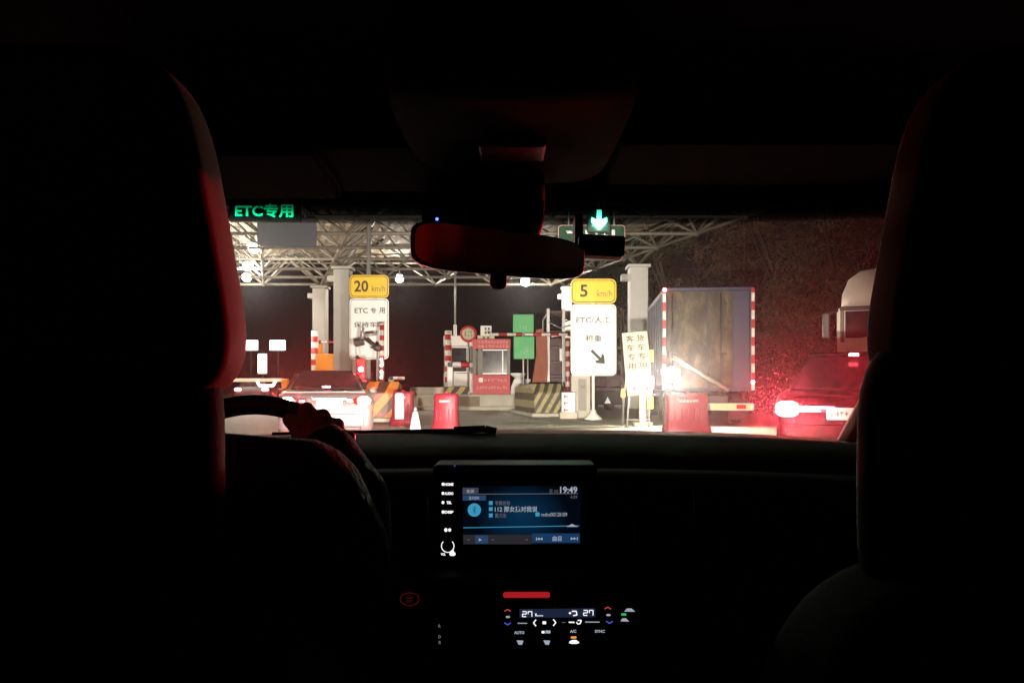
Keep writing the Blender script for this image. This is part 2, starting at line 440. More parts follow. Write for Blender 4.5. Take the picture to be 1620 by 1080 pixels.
c = MB(); c.box((0, .1, 0), (W(82, 25.4), .16, W(28, 25.4)), 'dark_metal', .02); c.bar((-.5, .1, .2), (-.5, .1, .9), .03, 'galv'); c.bar((.5, .1, .2), (.5, .1, .9), .03, 'galv'); c.build('cabinet', t)
c = MB(); c.text('ETC/人工', 0, 0, W(72, 25.4), W(19, 25.4), 0, 'led_green_dim', .01); c.build('led_text', t)
t = thing('overhead_sign', 'green overhead sign with pale border partly behind the mirror', 'sign', (X(936, 26), 26, Z(378, 26)))
c = MB(); c.plate(0, 0, W(106, 26), W(44, 26), .12, 0, .05, 'pale_print'); c.plate(0, 0, W(104, 26), W(42, 26), .10, -.012, -.003, P('dull_green_sheeting', (.004, .05, .02), .7, var=.3))
c.marks(0, W(9, 26), W(80, 26), W(12, 26), -.016, 'sign_white', 6, 3); c.build('panel', t)
for s in (-.8, .8):
    c = MB(); c.bar((s, .1, -.3), (s, .1, 2.2), .04, 'galv'); c.build('hanger', t)

# ------------------------------------------------------------------ lane signs
def arrow_poly(cx, cz, L, w, ang):
    pts = [(-L/2, -w/2), (L*.12, -w/2), (L*.02, -w*1.7), (L*.16, -w*1.9), (L/2, 0), (L*.16, w*1.9), (L*.02, w*1.7), (L*.12, w/2), (-L/2, w/2)]
    c, s = math.cos(ang), math.sin(ang); return [(cx+x*c-z*s, cz+x*s+z*c) for x, z in pts]
def lane_sign(px, Y, w, ytop, ymid, ybot, speed, lines, label, base_up=0., lean=0.):
    x = X(px, Y); t = thing('lane_sign', label, 'sign', (x, Y, 0), lean)
    zt, zm, zb = Z(ytop, Y), Z(ymid, Y), Z(ybot, Y); w = W(w, Y); e = w/60
    hp = zt-zm-.02; c = MB()
    c.plate(0, (zt+zm)/2+.01, w, hp, w*.12, 0, .03, 'sign_yellow'); c.plate(0, (zt+zm)/2+.01, w*.95, hp*.90, w*.10, -.005, -.001, 'ink')
    c.plate(0, (zt+zm)/2+.01, w*.92, hp*.84, w*.09, -.010, -.006, 'sign_yellow')
    c.text(speed, -w*.20+(0 if len(speed) > 1 else -.02), (zt+zm)/2+.02, w*(.36 if len(speed) > 1 else .17), hp*.50, -.014, 'ink', .02)
    c.text('km/h', w*.24, (zt+zm)/2-hp*.08, w*.34, hp*.26, -.014, 'ink_grey', .0); c.build('speed_plate', t)
    c = MB(); h = zm-zb
    c.plate(0, (zm+zb)/2, w, h, w*.10, 0, .03, 'sign_white'); c.plate(0, (zm+zb)/2, w*.95, h*.965, w*.08, -.005, -.001, 'ink_grey')
    c.plate(0, (zm+zb)/2, w*.925, h*.95, w*.075, -.010, -.006, 'sign_white')
    for s, fx, fz, fw, fh in lines: c.text(s, w*fx, zm-h*fz, w*fw, h*fh, -.014, 'ink', .012)
    c.prism(arrow_poly(w*.10, zm-h*.74, w*.42, w*.065, R(-45)), -.016, -.0125, 'ink'); c.build('sign_plate', t)
    return t, zt, zb
t, zt, zb = lane_sign(584, 28.5, 62, 435, 472, 568, '20', [('ETC', -.20, .20, .34, .085), ('专', .11, .20, .15, .095), ('用', .33, .20, .15, .095), ('保持车距', 0, .43, .78, .09)],
    'white ETC lane sign under a yellow 20 km/h plate')
c = MB(); c.bar((-.04, .12, 0), (-.04, .12, Z(352, 28.5)), .075, 'galv', 12); c.bar((.33, .10, 0), (.33, .10, zt-.3), .045, 'galv', 10); c.build('post', t)
t, zt, zb = lane_sign(939, 24.4, 72, 441, 481, 594, '5', [('ETC/人工', 0, .22, .76, .10), ('称重', 0, .48, .36, .10)],
    'white sign for manual lane weighing under a yellow 5 km/h plate')
c = MB(); c.bar((0, .09, 0), (0, .09, zt-.1), .055, 'white_paint', 12); c.lathe([(.30, 0), (.28, .06), (.12, .2), (.09, .32)], (0, .09, 0), 'white_paint'); c.build('post', t)

t = thing('board_sign', 'cream board sign with two columns of characters leaning on thin legs', 'sign', (X(1008, 20), 20, 0), 0)
c = MB(); ang = R(5); w, h = W(40, 20), W(100, 20); zc = Z(575, 20)
c.box((0, 0, zc), (w, .03, h), 'board_cream', .008, ry=-ang)
for s in (-1, 1):
    for k, ch in enumerate('客车专用' if s < 0 else '货车专用'):
        zz = h*(.40-.145*k); x0 = s*w*.21
        c.text(ch, x0*math.cos(ang)-zz*math.sin(ang), zc+zz*math.cos(ang)+x0*math.sin(ang), w*.33, h*.105, -.019, 'ink', .015)
c.plate(.055, zc-h*.28, w*.86, h*.3, .02, -.0175, -.0165, 'sign_white')
for s in (-1, 1): c.prism(arrow_poly(.09+s*w*.21, zc-h*.38, w*.26, w*.045, R(225 if s < 0 else -45)), -.024, -.019, 'ink_grey')
c.build('board', t)
c = MB()
for s in (-1, 1):
    c.bar((s*w*.42+.07, .02, zc-h*.48), (s*w*.42+.0, -.1, 0), .018, 'galv'); c.bar((s*w*.42+.02, .04, zc), (s*w*.5+.02, .6, 0), .018, 'galv')
c.bar((-w*.46, -.1, .22), (w*.5, -.1, .22), .015, 'galv'); c.build('leg_frame', t)

# ------------------------------------------------------------------ striped posts, booms, small roadside things
def striped_post(px, Y, ytop, dia, label, mat='stripe_rw_z', cap=True):
    t = thing('striped_post', label, 'post', (X(px, Y), Y, 0)); h = Z(ytop, Y)
    c = MB(); c.bar((0, 0, 0), (0, 0, h), dia/2, mat, 16); c.build('pole', t)
    c = MB(); c.box((0, 0, .03), (dia*2, dia*2, .06), 'galv', .01); c.build('base', t); return t, h
t, h = striped_post(498, 40, 523, .38, 'thick red and white banded post beside the grey concrete columns', S('wide_red_white_bands', (.8, .78, .74), (.55, .03, .03), .62, (0, 0, 1)))
t, h = striped_post(604, 26, 512, .17, 'slim red and white banded post in front of the ETC lane sign')
for k in range(9):
    c = MB(); c.blob((0, -.09, .35+k*.21), (.055, .02, .06), 'white_glow', 1, 1, 10, 8); c.build('marker_lamp', t)
t2 = thing('lane_camera', 'grey surveillance camera arm fixed beside the slim banded post', 'camera', (X(600, 26), 26, Z(528, 26)))
c = MB(); c.bar((-.07, -.05, .0), (-.55, -.1, -.06), .05, 'galv'); c.bar((-.55, -.1, .2), (-.57, -.1, -.2), .05, 'galv', r2=.09); c.build('arm', t2)
c = MB(); c.box((-.68, -.12, -.32), (.34, .3, .22), 'dark_metal', .05, ry=R(-12)); c.blob((-.02, -.2, -.5), (.15, .12, .12), 'dark_metal', .7, .7); c.bar((-.5, -.12, -.15), (-.1, -.2, -.46), .05, 'dark_metal'); c.build('camera_head', t2)
c = MB(); c.bar((-.68, -.05, -.4), (-.68, -.05, -Z(528, 26)), .03, 'white_paint'); c.bar((-.06, -.12, -.55), (-.06, -.12, -Z(528, 26)), .02, 'galv'); c.build('stand', t2)
t, h = striped_post(709, 35, 523, .33, 'fat red and white banded post in front of the rear booth', S('fat_red_white_bands', (.8, .76, .70), (.55, .03, .03), .5, (0, 0, 1)))
t, h = striped_post(898, 26.5, 535, .17, 'dark red banded post beside the maroon truck', S('dull_bands', (.55, .42, .38), (.22, .02, .03), .36, (0, 0, 1)))
t = thing('lamp_pole', 'tall thin bare pole rising above the toll booths', 'pole', (X(720, 38), 38, 0))
c = MB(); c.bar((0, 0, 0), (0, 0, 4.2), .085, 'white_paint', 12); c.bar((0, 0, 4.2), (0, 0, 6.95), .05, 'galv', 10); c.build('shaft', t)
c = MB(); c.lathe([(.2, 0), (.2, .05), (.12, .12)], (0, 0, 0), 'galv'); c.build('base', t)
def boom(px0, px1, py, Y, label, mat='stripe_rw_x', r=.05, post=True, slope=0.):
    z = Z(py, Y); L = W(px1-px0, Y); t = thing('boom_barrier', label, 'barrier', (X(px0, Y), Y, 0), 0, 'boom barriers across the lanes')
    c = MB(); c.bar((0, 0, z), (L, 0, z+slope), r, mat, 10); c.build('boom', t)
    if post is None:
        c = MB(); c.box((L+.05, .1, z/2), (.14, .14, z), 'galv', .02); c.box((L, -.02, z), (.2, .12, .2), 'dark_metal', .02); c.build('housing', t); return t
    c = MB(); c.box((-.12, .1, z/2), (.3, .3, z), 'orange' if post else 'galv', .03); c.box((-.12, -.02, z), (.2, .12, .2), 'dark_metal', .02); c.build('housing', t); return t
boom(775, 905, 529, 30, 'long dark red and white boom passing over the green panels', 'stripe_rw_x', .06, None)
boom(508, 545, 541, 41, 'short red and white boom between the grey columns')
boom(622, 640, 598, 44, 'white boom tip glowing in the dark gap between lanes', S('pale_boom', (.85, .82, .8), (.7, .3, .3), .5, (1, 0, 0)), .09, False)
boom(716, 748, 577, 34.6, 'white and red boom under the rear booth window', S('boom_rw', (.85, .80, .78), (.6, .03, .04), .8, (1, 0, 0)), .13, False)
t = thing('control_cabinet', 'orange control cabinet between the grey canopy columns', 'cabinet', (X(521, 39), 39, 0))
c = MB(); c.box((0, 0, Z(568, 39)/2), (W(38, 39), .7, Z(552, 39)), 'orange', .03); c.build('body', t)
c = MB(); c.box((.3, -.36, 1.7), (.5, .02, 1.4), 'orange', .01); c.box((.1, -.375, 1.7), (.04, .03, .14), 'galv'); c.build('door', t)
t = thing('control_cabinet', 'pale grey cabinet behind the legs of the ETC lane sign', 'cabinet', (X(556, 38), 38, 0))
c = MB(); c.box((0, 0, 1.35), (W(44, 38), .8, 2.7), 'column', .03); c.build('body', t)
c = MB(); c.box((.1, -.41, 1.9), (.9, .02, 1.2), 'galv', .01); c.build('door', t)
t = thing('lane_light', 'red stop light on a short post beside the silver sedan', 'signal', (X(571, 24), 24, 0))
c = MB(); c.box((0, 0, Z(584, 24)), (.30, .2, W(34, 24)), 'red_paint', .04); c.bar((0, .02, 0), (0, .02, Z(598, 24)), .07, 'stripe_rw_z', 12); c.build('housing', t)
c = MB()
for py in (584, 595, 604): c.blob((.02 if py < 590 else .06*(py-584)/10, -.1, Z(py, 24)), (.085, .04, .085), 'tail_small' if py == 584 else 'tail_dim', 1, 1, 14, 8)
c.build('lens', t)
# hatched island ends
def nose(px0, px1, Y, ztop, ln, mat, label):
    x0, x1 = X(px0, Y), X(px1, Y); w = x1-x0
    t = thing('island_nose', label, 'barrier', ((x0+x1)/2, Y, 0), .2)
    c = MB(); secs = []
    for y, ww, z in ((-.42, w*.97, ztop*.70), (-.40, w, ztop*.74), (0, w, ztop), (ln, w, ztop*.96)):
        h = ww/2; secs.append([(-h, y, 0), (h, y, 0), (h, y, z-.12), (h-.14, y, z), (-h+.14, y, z), (-h, y, z-.12)])
    c.loft(secs, mat); 
    o = c.build('body', t)
    for p in o.data.polygons: p.use_smooth = False
    c = MB(); c.box((0, ln/2-.3, .06), (w*1.25, ln+1.0, .13), 'concrete', .04); c.build('kerb', t); return t
nose(556, 636, 23.6, 1.25, 2.5, 'stripe_ok', 'orange and black hatched concrete island end beside the sedan')
nose(840, 893, 27.2, 1.18, 3, 'stripe_yk', 'yellow and black hatched concrete island end before the maroon truck')

# ------------------------------------------------------------------ toll island with booths
t = thing('toll_island', 'pale concrete toll island with rounded kerb carrying the booths', 'island', (X(735, 33), 33, 0))
c = MB(); xl, xr = X(650, 33)-X(735, 33), X(846, 33)-X(735, 33)
poly = [(xl, .3), (xl+.3, 0), (xr-.5, 0), (xr-.12, .1), (xr, .45), (xr-.6, 7), (xl-1.6, 7)]
c.loft([[(x, y, 0) for x, y in poly], [(x, y, .62) for x, y in poly], [(x*.985, y+.05, .70) for x, y in poly]], 'concrete'); o = c.build('body', t)
for p in o.data.polygons: p.use_smooth = False
c = MB(); c.box(((xl+xr)/2-.1, -.25, .09), (xr-xl+.1, .5, .18), 'concrete', .05); c.build('kerb', t)
c = MB(); c.box((xl+.72, .25, .86), (1.5, .34, .32), 'concrete', .04); c.build('parapet', t)
c = MB(); c.box((.05, -.012, .36), (1.25, .02, .5), P('hazard_mesh', (.25, .2, .15), .9, var=.4, scale=30)); c.build('mesh_panel', t)
t = thing('hazard_board', 'yellow and black chevron board at the foot of the rear booth', 'board', (X(720, 33.4), 33.4, .70))
c = MB(); c.box((0, 0, .17), (W(46, 33.4), .06, .33), S('chevron', (.8, .6, .2), (.05, .04, .04), .42, (.8, 0, -.6)), .01); c.build('panel', t)
c = MB(); c.box((0, .08, .1), (.1, .1, .2), 'galv'); c.build('bracket', t)

def booth(px0, px1, Y, ytop, label, face_red=True, cat='toll booth', seed=1):
    x0, x1 = X(px0, Y), X(px1, Y); w = x1-x0; z0 = .70; zt = Z(ytop, Y); h = zt-z0
    t = thing('toll_booth', label, cat, ((x0+x1)/2, Y, z0)); d = 1.9
    skin = 'pink_banner' if face_red else 'white_paint'
    c = MB(); c.box((0, d/2, h*.175), (w, d, h*.35), skin, .02)                       # lower panels
    if face_red:
        c.marks(w*.02, h*.255, w*.8, h*.07, -.004, 'pale_print', 9, seed); c.marks(w*.02, h*.12, w*.85, h*.06, -.004, 'pale_print', 11, seed+1)
        c.plate(-w*.28, h*.255, w*.10, h*.08, .03, -.012, -.002, 'white_paint')
    c.build('lower_panel', t)
    c = MB(); c.box((0, d/2, h*.91), (w*1.02, d*1.02, h*.18), skin, .02)
    if face_red:
        c.marks(w*.05, h*.945, w*.8, h*.055, -.03, 'pale_print', 10, seed+2); c.marks(w*.05, h*.865, w*.85, h*.055, -.03, 'pale_print', 9, seed+3)
    c.build('fascia', t)
    for sx in (-1, 1):
        for yy in (.05, d-.05): c = MB(); c.box((sx*(w/2-.07), yy, h*.585), (.14, .1, h*.47), 'steel_white'); c.build('corner_post', t)
    c = MB(); c.box((0, d-.04, h*.585), (w-.3, .04, h*.47), 'column'); c.build('back_panel', t)
    c = MB(); c.box((-w*.30, .05, h*.585), (.22, .08, h*.47), 'steel_white'); c.build('window_pier', t)
    c = MB(); c.box((w*.09, .06, h*.585), (w*.66, .03, h*.44), 'glass_dark'); c.build('window', t)
    c = MB(); c.box((w*.09, .035, h*.37), (w*.74, .05, .05), 'galv'); c.box((w*.09, .035, h*.80), (w*.74, .05, .05), 'galv'); c.box((w*.30, .035, h*.585), (.04, .04, h*.42), 'galv'); c.build('window_frame', t)
    return t
booth(748, 807, 34, 536, 'red and white toll booth with dark window and printed panels', True, seed=11)
booth(702, 748, 37, 531, 'grey toll booth with dark window behind the fat banded post', False, seed=21)
t = thing('round_sign', 'round red-rimmed limit sign on a pole above the booths', 'sign', (X(741, 35.3), 35.3, .70))
c = MB(); zz = Z(528, 35.3)-.7; c.lathe([(.40, 0), (.40, .03)], (0, 0, zz), 'red_paint', 28, 'Y'); c.lathe([(.29, -.008), (.29, -.002)], (0, 0, zz), 'board_cream', 28, 'Y'); c.marks(0, zz, .42, .3, -.014, 'ink_grey', 3, 5); c.build('disc', t)
c = MB(); c.bar((0, .1, 0), (0, .1, zz+.2), .04, 'galv'); c.build('pole', t)
t = thing('status_board', 'small white status board with dark squares on the booth roof', 'sign', (X(769, 34.8), 34.8, Z(537, 34.8)))
c = MB(); c.box((0, 0, .08), (.8, .2, .22), 'board_cream', .01); c.box((.0, 0, .42), (.52, .14, .46), 'white_paint', .02); c.build('body', t)
for sx in (-.02, .13):
    for sz in (.32, .50): c = MB(); c.box((sx, -.08, sz), (.09, .03, .11), 'ink'); c.build('lamp_window', t)
for sx in (-.1, .1): c = MB(); c.box((sx, -.11, .08), (.12, .03, .1), 'ink_grey'); c.build('lamp_window', t)
def green_panel(py0, py1, label, dx):
    Y = 29; t = thing('green_panel', label, 'sign', (X(828+dx, Y), Y, 0), 0, 'green panels beside the booth')
    z0, z1 = Z(py1, Y), Z(py0, Y); w = W(33, Y)
    c = MB(); c.box((0, 0, (z0+z1)/2), (w, .05, z1-z0), 'sign_green', .02); c.marks(0, z0+(z1-z0)*.28, w*.4, (z1-z0)*.28, -.028, 'stripe_gw' if 'stripe_gw' in M else 'led_green_dim', 3, py0); c.build('panel', t)
    return t
M['stripe_gw'] = P('faded_print', (.12, .45, .18), .6)
t = green_panel(497, 526, 'upper square green panel above the dark red boom', 0)
c = MB(); c.bar((0, .09, 0), (0, .09, Z(500, 29)), .035, 'galv'); c.build('pole', t)
t = green_panel(532, 568, 'lower square green panel under the dark red boom', 1)
c = MB(); c.bar((.15, .07, 0), (.15, .07, Z(540, 29)), .03, 'galv'); c.build('pole', t)
# white reflective pillars between booth and hatched island
t = thing('crash_drum', 'white flared plastic drum standing on the island end beside the red booth', 'drum', (X(820, 33.4), 33.4, .70))
c = MB(); c.lathe([(.35, 0), (.36, .10), (.33, .35), (.22, .62), (.16, .74)], (0, 0, 0), 'sign_white', 20); c.build('body', t)
c = MB(); c.lathe([(.16, .74), (.30, .84), (.36, .90), (.36, .96)], (0, 0, 0), 'sign_white', 20); c.build('collar', t)
t = thing('delineator', 'short white reflective marker board next to the flared drum', 'marker', (X(835, 33.1), 33.1, .70))
c = MB(); c.box((0, 0, .36), (.26, .05, .66), 'sign_white', .02); c.build('panel', t); c = MB(); c.bar((0, .05, 0), (0, .05, .85), .03, 'galv'); c.build('post', t)
t = thing('rusty_hopper', 'rust-brown curved equipment housing between green panels and truck', 'equipment', (X(853, 30.5), 30.5, 0))
c = MB(); c.prism([(-.30, 1.1), (-.05, .8), (.30, .85), (.36, 1.9), (.33, 3.1), (.12, 3.45), (-.12, 3.4), (-.10, 2.4)], 0, .7, 'rust'); c.build('body', t)
c = MB(); c.tube([(.1, .2, .85), (.05, .1, .5), (.22, .1, .2), (.2, .1, 0)], .09, 'rust', 8); c.lathe([(.3, 0), (.3, .06), (.18, .12)], (.2, .1, 0), 'rust'); c.build('stand', t)
t = thing('marker_box', 'white reflective marker box with red arrows below the dark banded post', 'marker', (X(899, 25), 25, 0))
c = MB(); c.box((0, 0, Z(638, 25)+.02), (.46, .3, .72), 'sign_white', .03)
for k in range(3): c.prism(arrow_poly(-.1, Z(638, 25)+.24-.23*k, .16, .05, R(180)), -.156, -.152, 'red_paint')
c.build('body', t)
c = MB(); c.box((0, 0, .12), (.6, .4, .24), 'concrete', .04); c.build('base', t)
t = thing('control_cabinet', 'beige roadside cabinet behind the post of the 5 km/h sign', 'cabinet', (X(919, 25.6), 25.6, 0))
c = MB(); c.box((0, .2, .75), (.66, .4, 1.5), 'concrete', .02); c.build('body', t)
c = MB(); c.box((.05, -.012, .8), (.28, .02, 1.1), 'column', .01); c.marks(.05, 1.1, .2, .16, -.024, 'ink_grey', 2, 9); c.build('door', t)
t = thing('marker_post', 'white square post with bright yellow reflective plates beside the cream board', 'marker', (X(1016, 20.6), 20.6, 0))
c = MB(); c.box((0, 0, .62), (.16, .16, 1.25), 'white_paint', .02); c.box((0, -.05, .06), (.5, .3, .12), 'concrete', .02); c.build('post', t)
c = MB()
for py, col in ((563, 'yellow_glow'), (605, 'white_glow'), (637, 'yellow_glow')): c.box((.22, -.02, Z(py, 20.6)), (.17, .05, .34), col, .02)  # plain reflectors; their bright return of light is given as a glow
c.bar((.16, 0, .3), (.22, .03, 2.1), .02, 'galv'); c.build('reflector', t)
t = thing('warning_lamp', 'small amber warning lamp glowing beside the cream board', 'lamp', (X(986, 22), 22, 0))
c = MB(); c.bar((0, 0, 0), (0, 0, .8), .03, 'galv'); c.build('post', t); c = MB(); c.lathe([(.06, 0), (.07, .05), (.06, .22), (.03, .26)], (0, 0, .78), 'amber', 14); c.build('lens', t)

# ------------------------------------------------------------------ water barriers and cone
def barrier(loc, w, label, rz, panel=False):
    t = thing('water_barrier', label, 'barrier', loc, rz, 'red plastic water-filled barriers')
    c = MB(); secs = []
    for z, dw, d in ((0, .05, .48), (.16, .04, .46), (.30, .0, .34), (.62, -.02, .28), (.90, -.01, .26), (.97, -.03, .22)):
        h = w/2+dw; r = .05
        secs.append([(-h+r, -d/2, z), (h-r, -d/2, z), (h, -d/2+r, z), (h, d/2-r, z), (h-r, d/2, z), (-h+r, d/2, z), (-h, d/2-r, z), (-h, -d/2+r, z)])
    c.loft(secs, 'red_plastic')
    for k in range(5): c.box((-w*.32+w*.16*k, -.155, .50), (w*.045, .05, .26), 'red_plastic', .012)
    c.box((0, -.14, .80), (w*.5, .03, .07), 'pink_banner', .01); c.marks(0, .80, w*.44, .05, -.158, 'white_paint', 6, 4)
    c.lathe([(.06, 0), (.06, .04)], (0, 0, .965), 'red_plastic', 12)
    o = c.build('shell', t)
    if panel:
        c = MB(); c.plate(-.04, .52, w*.42, .80, .06, -.215, -.19, 'sign_white'); c.build('reflector', t)
    return t
barrier(G(638, 21), .60, 'red plastic barrier with a white reflective panel next to the striped post', -.2, True)
barrier(G(706, 16.6), .56, 'red plastic barrier standing alone on the road below the toll island', -.12)
barrier(G(1086, 17), .98, 'wide dark red plastic barrier in front of the blue truck', .1)
t = thing('traffic_cone', 'white reflective traffic cone on a dark base between two red barriers', 'cone', G(657, 18), 0)
c = MB(); c.lathe([(.145, .05), (.12, .20), (.07, .46), (.055, .50)], (0, 0, 0), 'sign_white', 20); c.lathe([(.055, .50), (.04, .60), (.02, .63)], (0, 0, 0), 'galv', 16); c.build('body', t)
c = MB(); c.box((0, 0, .025), (.36, .36, .05), 'rubber', .02); c.build('base', t)

# ------------------------------------------------------------------ far lit things at the left
def lit_sign(px, py, w, h, Y, label):
    t = thing('lit_sign', label, 'sign', (X(px, Y), Y, 0)); z = Z(py, Y); w = W(w, Y); h = W(h, Y)
    c = MB(); c.box((0, 0, z), (w, .1, h), 'white_glow', .04); c.build('light_panel', t)
    c = MB(); c.box((0, .09, z), (w*1.04, .08, h*1.06), 'dark_metal', .01); c.bar((0, .12, 0), (0, .12, z+h*.5), .04, 'dark_metal'); c.build('post', t); return t
lit_sign(396, 546, 24, 16, 52, 'glowing white rectangle sign close to the headrest edge')
lit_sign(439, 546, 25, 16, 52, 'glowing white rectangle sign next to the grey column')
lit_sign(415, 575, 14, 31, 48, 'narrow upright glowing white sign below the two rectangles')

# ------------------------------------------------------------------ vehicles
def rsec(y, w, z0, z1, r=.14, n=4):
    pts = []
    for sx, sz, a0 in ((1, -1, -90), (1, 1, 0), (-1, 1, 90), (-1, -1, 180)):
        for k in range(n):
            a = R(a0+90*k/(n-1)); cx = sx*(w-r); cz = (z0+r) if sz < 0 else (z1-r); pts.append((cx+r*math.cos(a), y, cz+r*math.sin(a)))
    return pts
def trap(y, wb, wt, z0, z1, r=.1):
    r = min(r, (z1-z0)*.45)
    return [(-wb, y, z0), (wb, y, z0), (wb*.4+wt*.6, y, z0+(z1-z0)*.6), (wt+.02, y, z1-r), (wt-.06, y, z1-.02), (wt*.5, y, z1), (-wt*.5, y, z1), (-wt+.06, y, z1-.02), (-wt-.02, y, z1-r), (-wb*.4-wt*.6, y, z0+(z1-z0)*.6)]
def wheel(t, x, y, r=.32, wd=.2):
    c = MB(); c.lathe([(r*.7, -wd/2), (r*.96, -wd/2), (r, -wd*.3), (r, wd*.3), (r*.96, wd/2), (r*.7, wd/2)], (x, y, r), 'rubber', 24, 'X'); o = c.build('wheel', t)
    c = MB(); c.lathe([(r*.7, -wd*.3), (r*.2, -wd*.25), (r*.2, wd*.25), (r*.7, wd*.3)], (x, y, r), 'galv', 20, 'X'); c.build('rim', o)

Ys = 14.0; t = thing('sedan', 'silver sedan with glowing brake lamps waiting ahead in the lane', 'car', (X(516, Ys), Ys, 0), .235)
c = MB(); c.loft([rsec(.0, .70, .42, .60, .08), rsec(.01, .80, .34, .72, .12), rsec(.04, .87, .28, .90, .13), rsec(.14, .885, .24, 1.00, .12), rsec(.5, .90, .2, 1.045, .12), rsec(1.2, .905, .2, 1.04, .12),
    rsec(2.4, .905, .2, 1.0, .12), rsec(3.4, .89, .2, .95, .14), rsec(4.2, .84, .22, .82, .16), rsec(4.6, .70, .3, .66, .14)], 'silver')
c.loft([trap(.45, .72, .68, .98, 1.055), trap(.9, .76, .60, .98, 1.30), trap(1.3, .78, .56, .98, 1.44), trap(1.9, .79, .56, .98, 1.475), trap(2.6, .78, .56, .98, 1.44), trap(3.1, .76, .6, .98, 1.25), trap(3.5, .72, .66, .96, 1.0)], 'silver')
c.build('body', t)
def slab(mb, pts, m, d=(0, -.012, .006)):
    d = Vector(d); a = [Vector(p) for p in pts]; q = [p+d for p in a]
    mb.raw(a+q, [(0, 3, 2, 1), (4, 5, 6, 7), (0, 1, 5, 4), (1, 2, 6, 5), (2, 3, 7, 6), (3, 0, 4, 7)], m)
c = MB(); slab(c, [(-.66, .485, 1.075), (.66, .485, 1.075), (.50, 1.22, 1.425), (-.50, 1.22, 1.425)], 'glass_dark', (0, -.02, .035)); c.build('rear_window', t)
for s in (-1, 1):
    c = MB(); slab(c, [(s*.775, 1.0, 1.08), (s*.795, 2.9, 1.08), (s*.60, 2.5, 1.40), (s*.60, 1.25, 1.38)], 'glass_dark', (s*.03, 0, .01)); c.build('side_window', t)
c = MB(); c.box((0, .02, 1.045), (1.45, .22, .03), 'silver', .012, rx=R(6)); c.build('spoiler', t)
c = MB(); c.box((0, .50, 1.115), (.16, .04, .055), 'tail_small', .02); c.build('brake_lamp', t)
for s in (-1, 1):
    c = MB(); c.blob((s*.685, .03, .86), (.17, .06, .085), 'dark_red_lens', .6, .5); c.box((s*.44, .02, .865), (.16, .06, .10), 'dark_red_lens', .03); o = c.build('tail_lamp', t)
    c = MB(); c.plate(s*.70, .86, .22, .145, .07, -.075, -.070, 'tail_car'); c.plate(s*.70, .86, .25, .165, .08, -.0695, -.03, 'dark_red_lens'); c.build('lit_lens', o)
c = MB(); c.plate(.06, .80, .46, .15, .015, -.035, -.0, 'sign_white'); c.marks(.06, .80, .38, .08, -.038, 'ink_grey', 6, 8); c.build('number_plate', t)
c = MB(); c.box((.06, -.03, .905), (.62, .05, .03), 'chrome', .01); c.build('trunk_trim', t)
c = MB(); c.box((0, -.01, .50), (1.42, .06, .26), 'silver', .03); c.build('bumper', t)
c = MB(); c.box((0, -.0, .34), (1.3, .06, .08), 'black_plastic', .02); c.build('bumper_lip', t)
for s in (-1, 1):
    wheel(t, s*.80, .95); wheel(t, s*.80, 3.7)
    c = MB(); c.blob((s*1.0, 2.95, 1.02), (.1, .07, .07), 'silver', .6, .6, 16, 10); c.build('wing_mirror', t)

Yv = 9.7; t = thing('suv', 'dark SUV with one blazing red brake lamp beside the passenger headrest', 'car', (X(1352, Yv), Yv, 0), -.40)
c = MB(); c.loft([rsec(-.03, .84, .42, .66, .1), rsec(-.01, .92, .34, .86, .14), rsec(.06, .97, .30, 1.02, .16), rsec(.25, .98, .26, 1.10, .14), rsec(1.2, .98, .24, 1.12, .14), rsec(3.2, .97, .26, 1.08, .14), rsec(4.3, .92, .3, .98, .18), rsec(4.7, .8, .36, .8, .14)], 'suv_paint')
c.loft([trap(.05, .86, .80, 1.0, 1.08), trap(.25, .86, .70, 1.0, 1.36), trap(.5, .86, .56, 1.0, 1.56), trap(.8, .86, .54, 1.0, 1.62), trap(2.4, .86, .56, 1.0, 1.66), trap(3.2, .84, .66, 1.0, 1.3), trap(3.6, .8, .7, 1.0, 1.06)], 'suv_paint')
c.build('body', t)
c = MB(); slab(c, [(-.76, .045, 1.10), (.76, .045, 1.10), (.56, .44, 1.53), (-.56, .44, 1.53)], 'glass_dark', (0, -.035, .03)); c.build('rear_window', t)
c = MB(); c.box((0, .42, 1.60), (1.1, .2, .04), 'suv_paint', .015, rx=R(8)); c.build('spoiler', t)
c = MB(); c.box((0, .30, 1.585), (.12, .04, .035), 'tail_small', .01); c.build('brake_lamp', t)
for s in (-1, 1):
    c = MB(); c.blob((s*.80, -.01, .86), (.20, .07, .10), 'dark_red_lens', .6, .5); o = c.build('tail_lamp', t)
    c = MB(); c.plate(s*.825, .855, .28, .18, .085, -.105, -.100, 'tail_suv'); c.plate(s*.825, .855, .30, .20, .09, -.0995, -.05, 'dark_red_lens'); c.build('lit_lens', o)
c = MB(); c.box((-.48, -.08, .875), (.46, .012, .03), 'tail_bar', .004); c.box((-.55, -.08, .83), (.28, .012, .014), 'tail_bar', .003); c.box((-.48, -.04, .855), (.48, .06, .09), 'black_plastic', .01); c.build('lamp_strip', t)
c = MB(); c.box((0, -.035, .52), (1.7, .03, .26), 'suv_paint', .012); c.build('bumper', t)
c = MB(); c.plate(-.12, .80, .44, .16, .015, -.105, -.085, 'sign_white'); c.marks(-.12, .80, .36, .08, -.108, 'ink_grey', 6, 12); c.build('number_plate', t)
for s in (-1, 1): wheel(t, s*.86, .95, .36); wheel(t, s*.86, 3.75, .36)

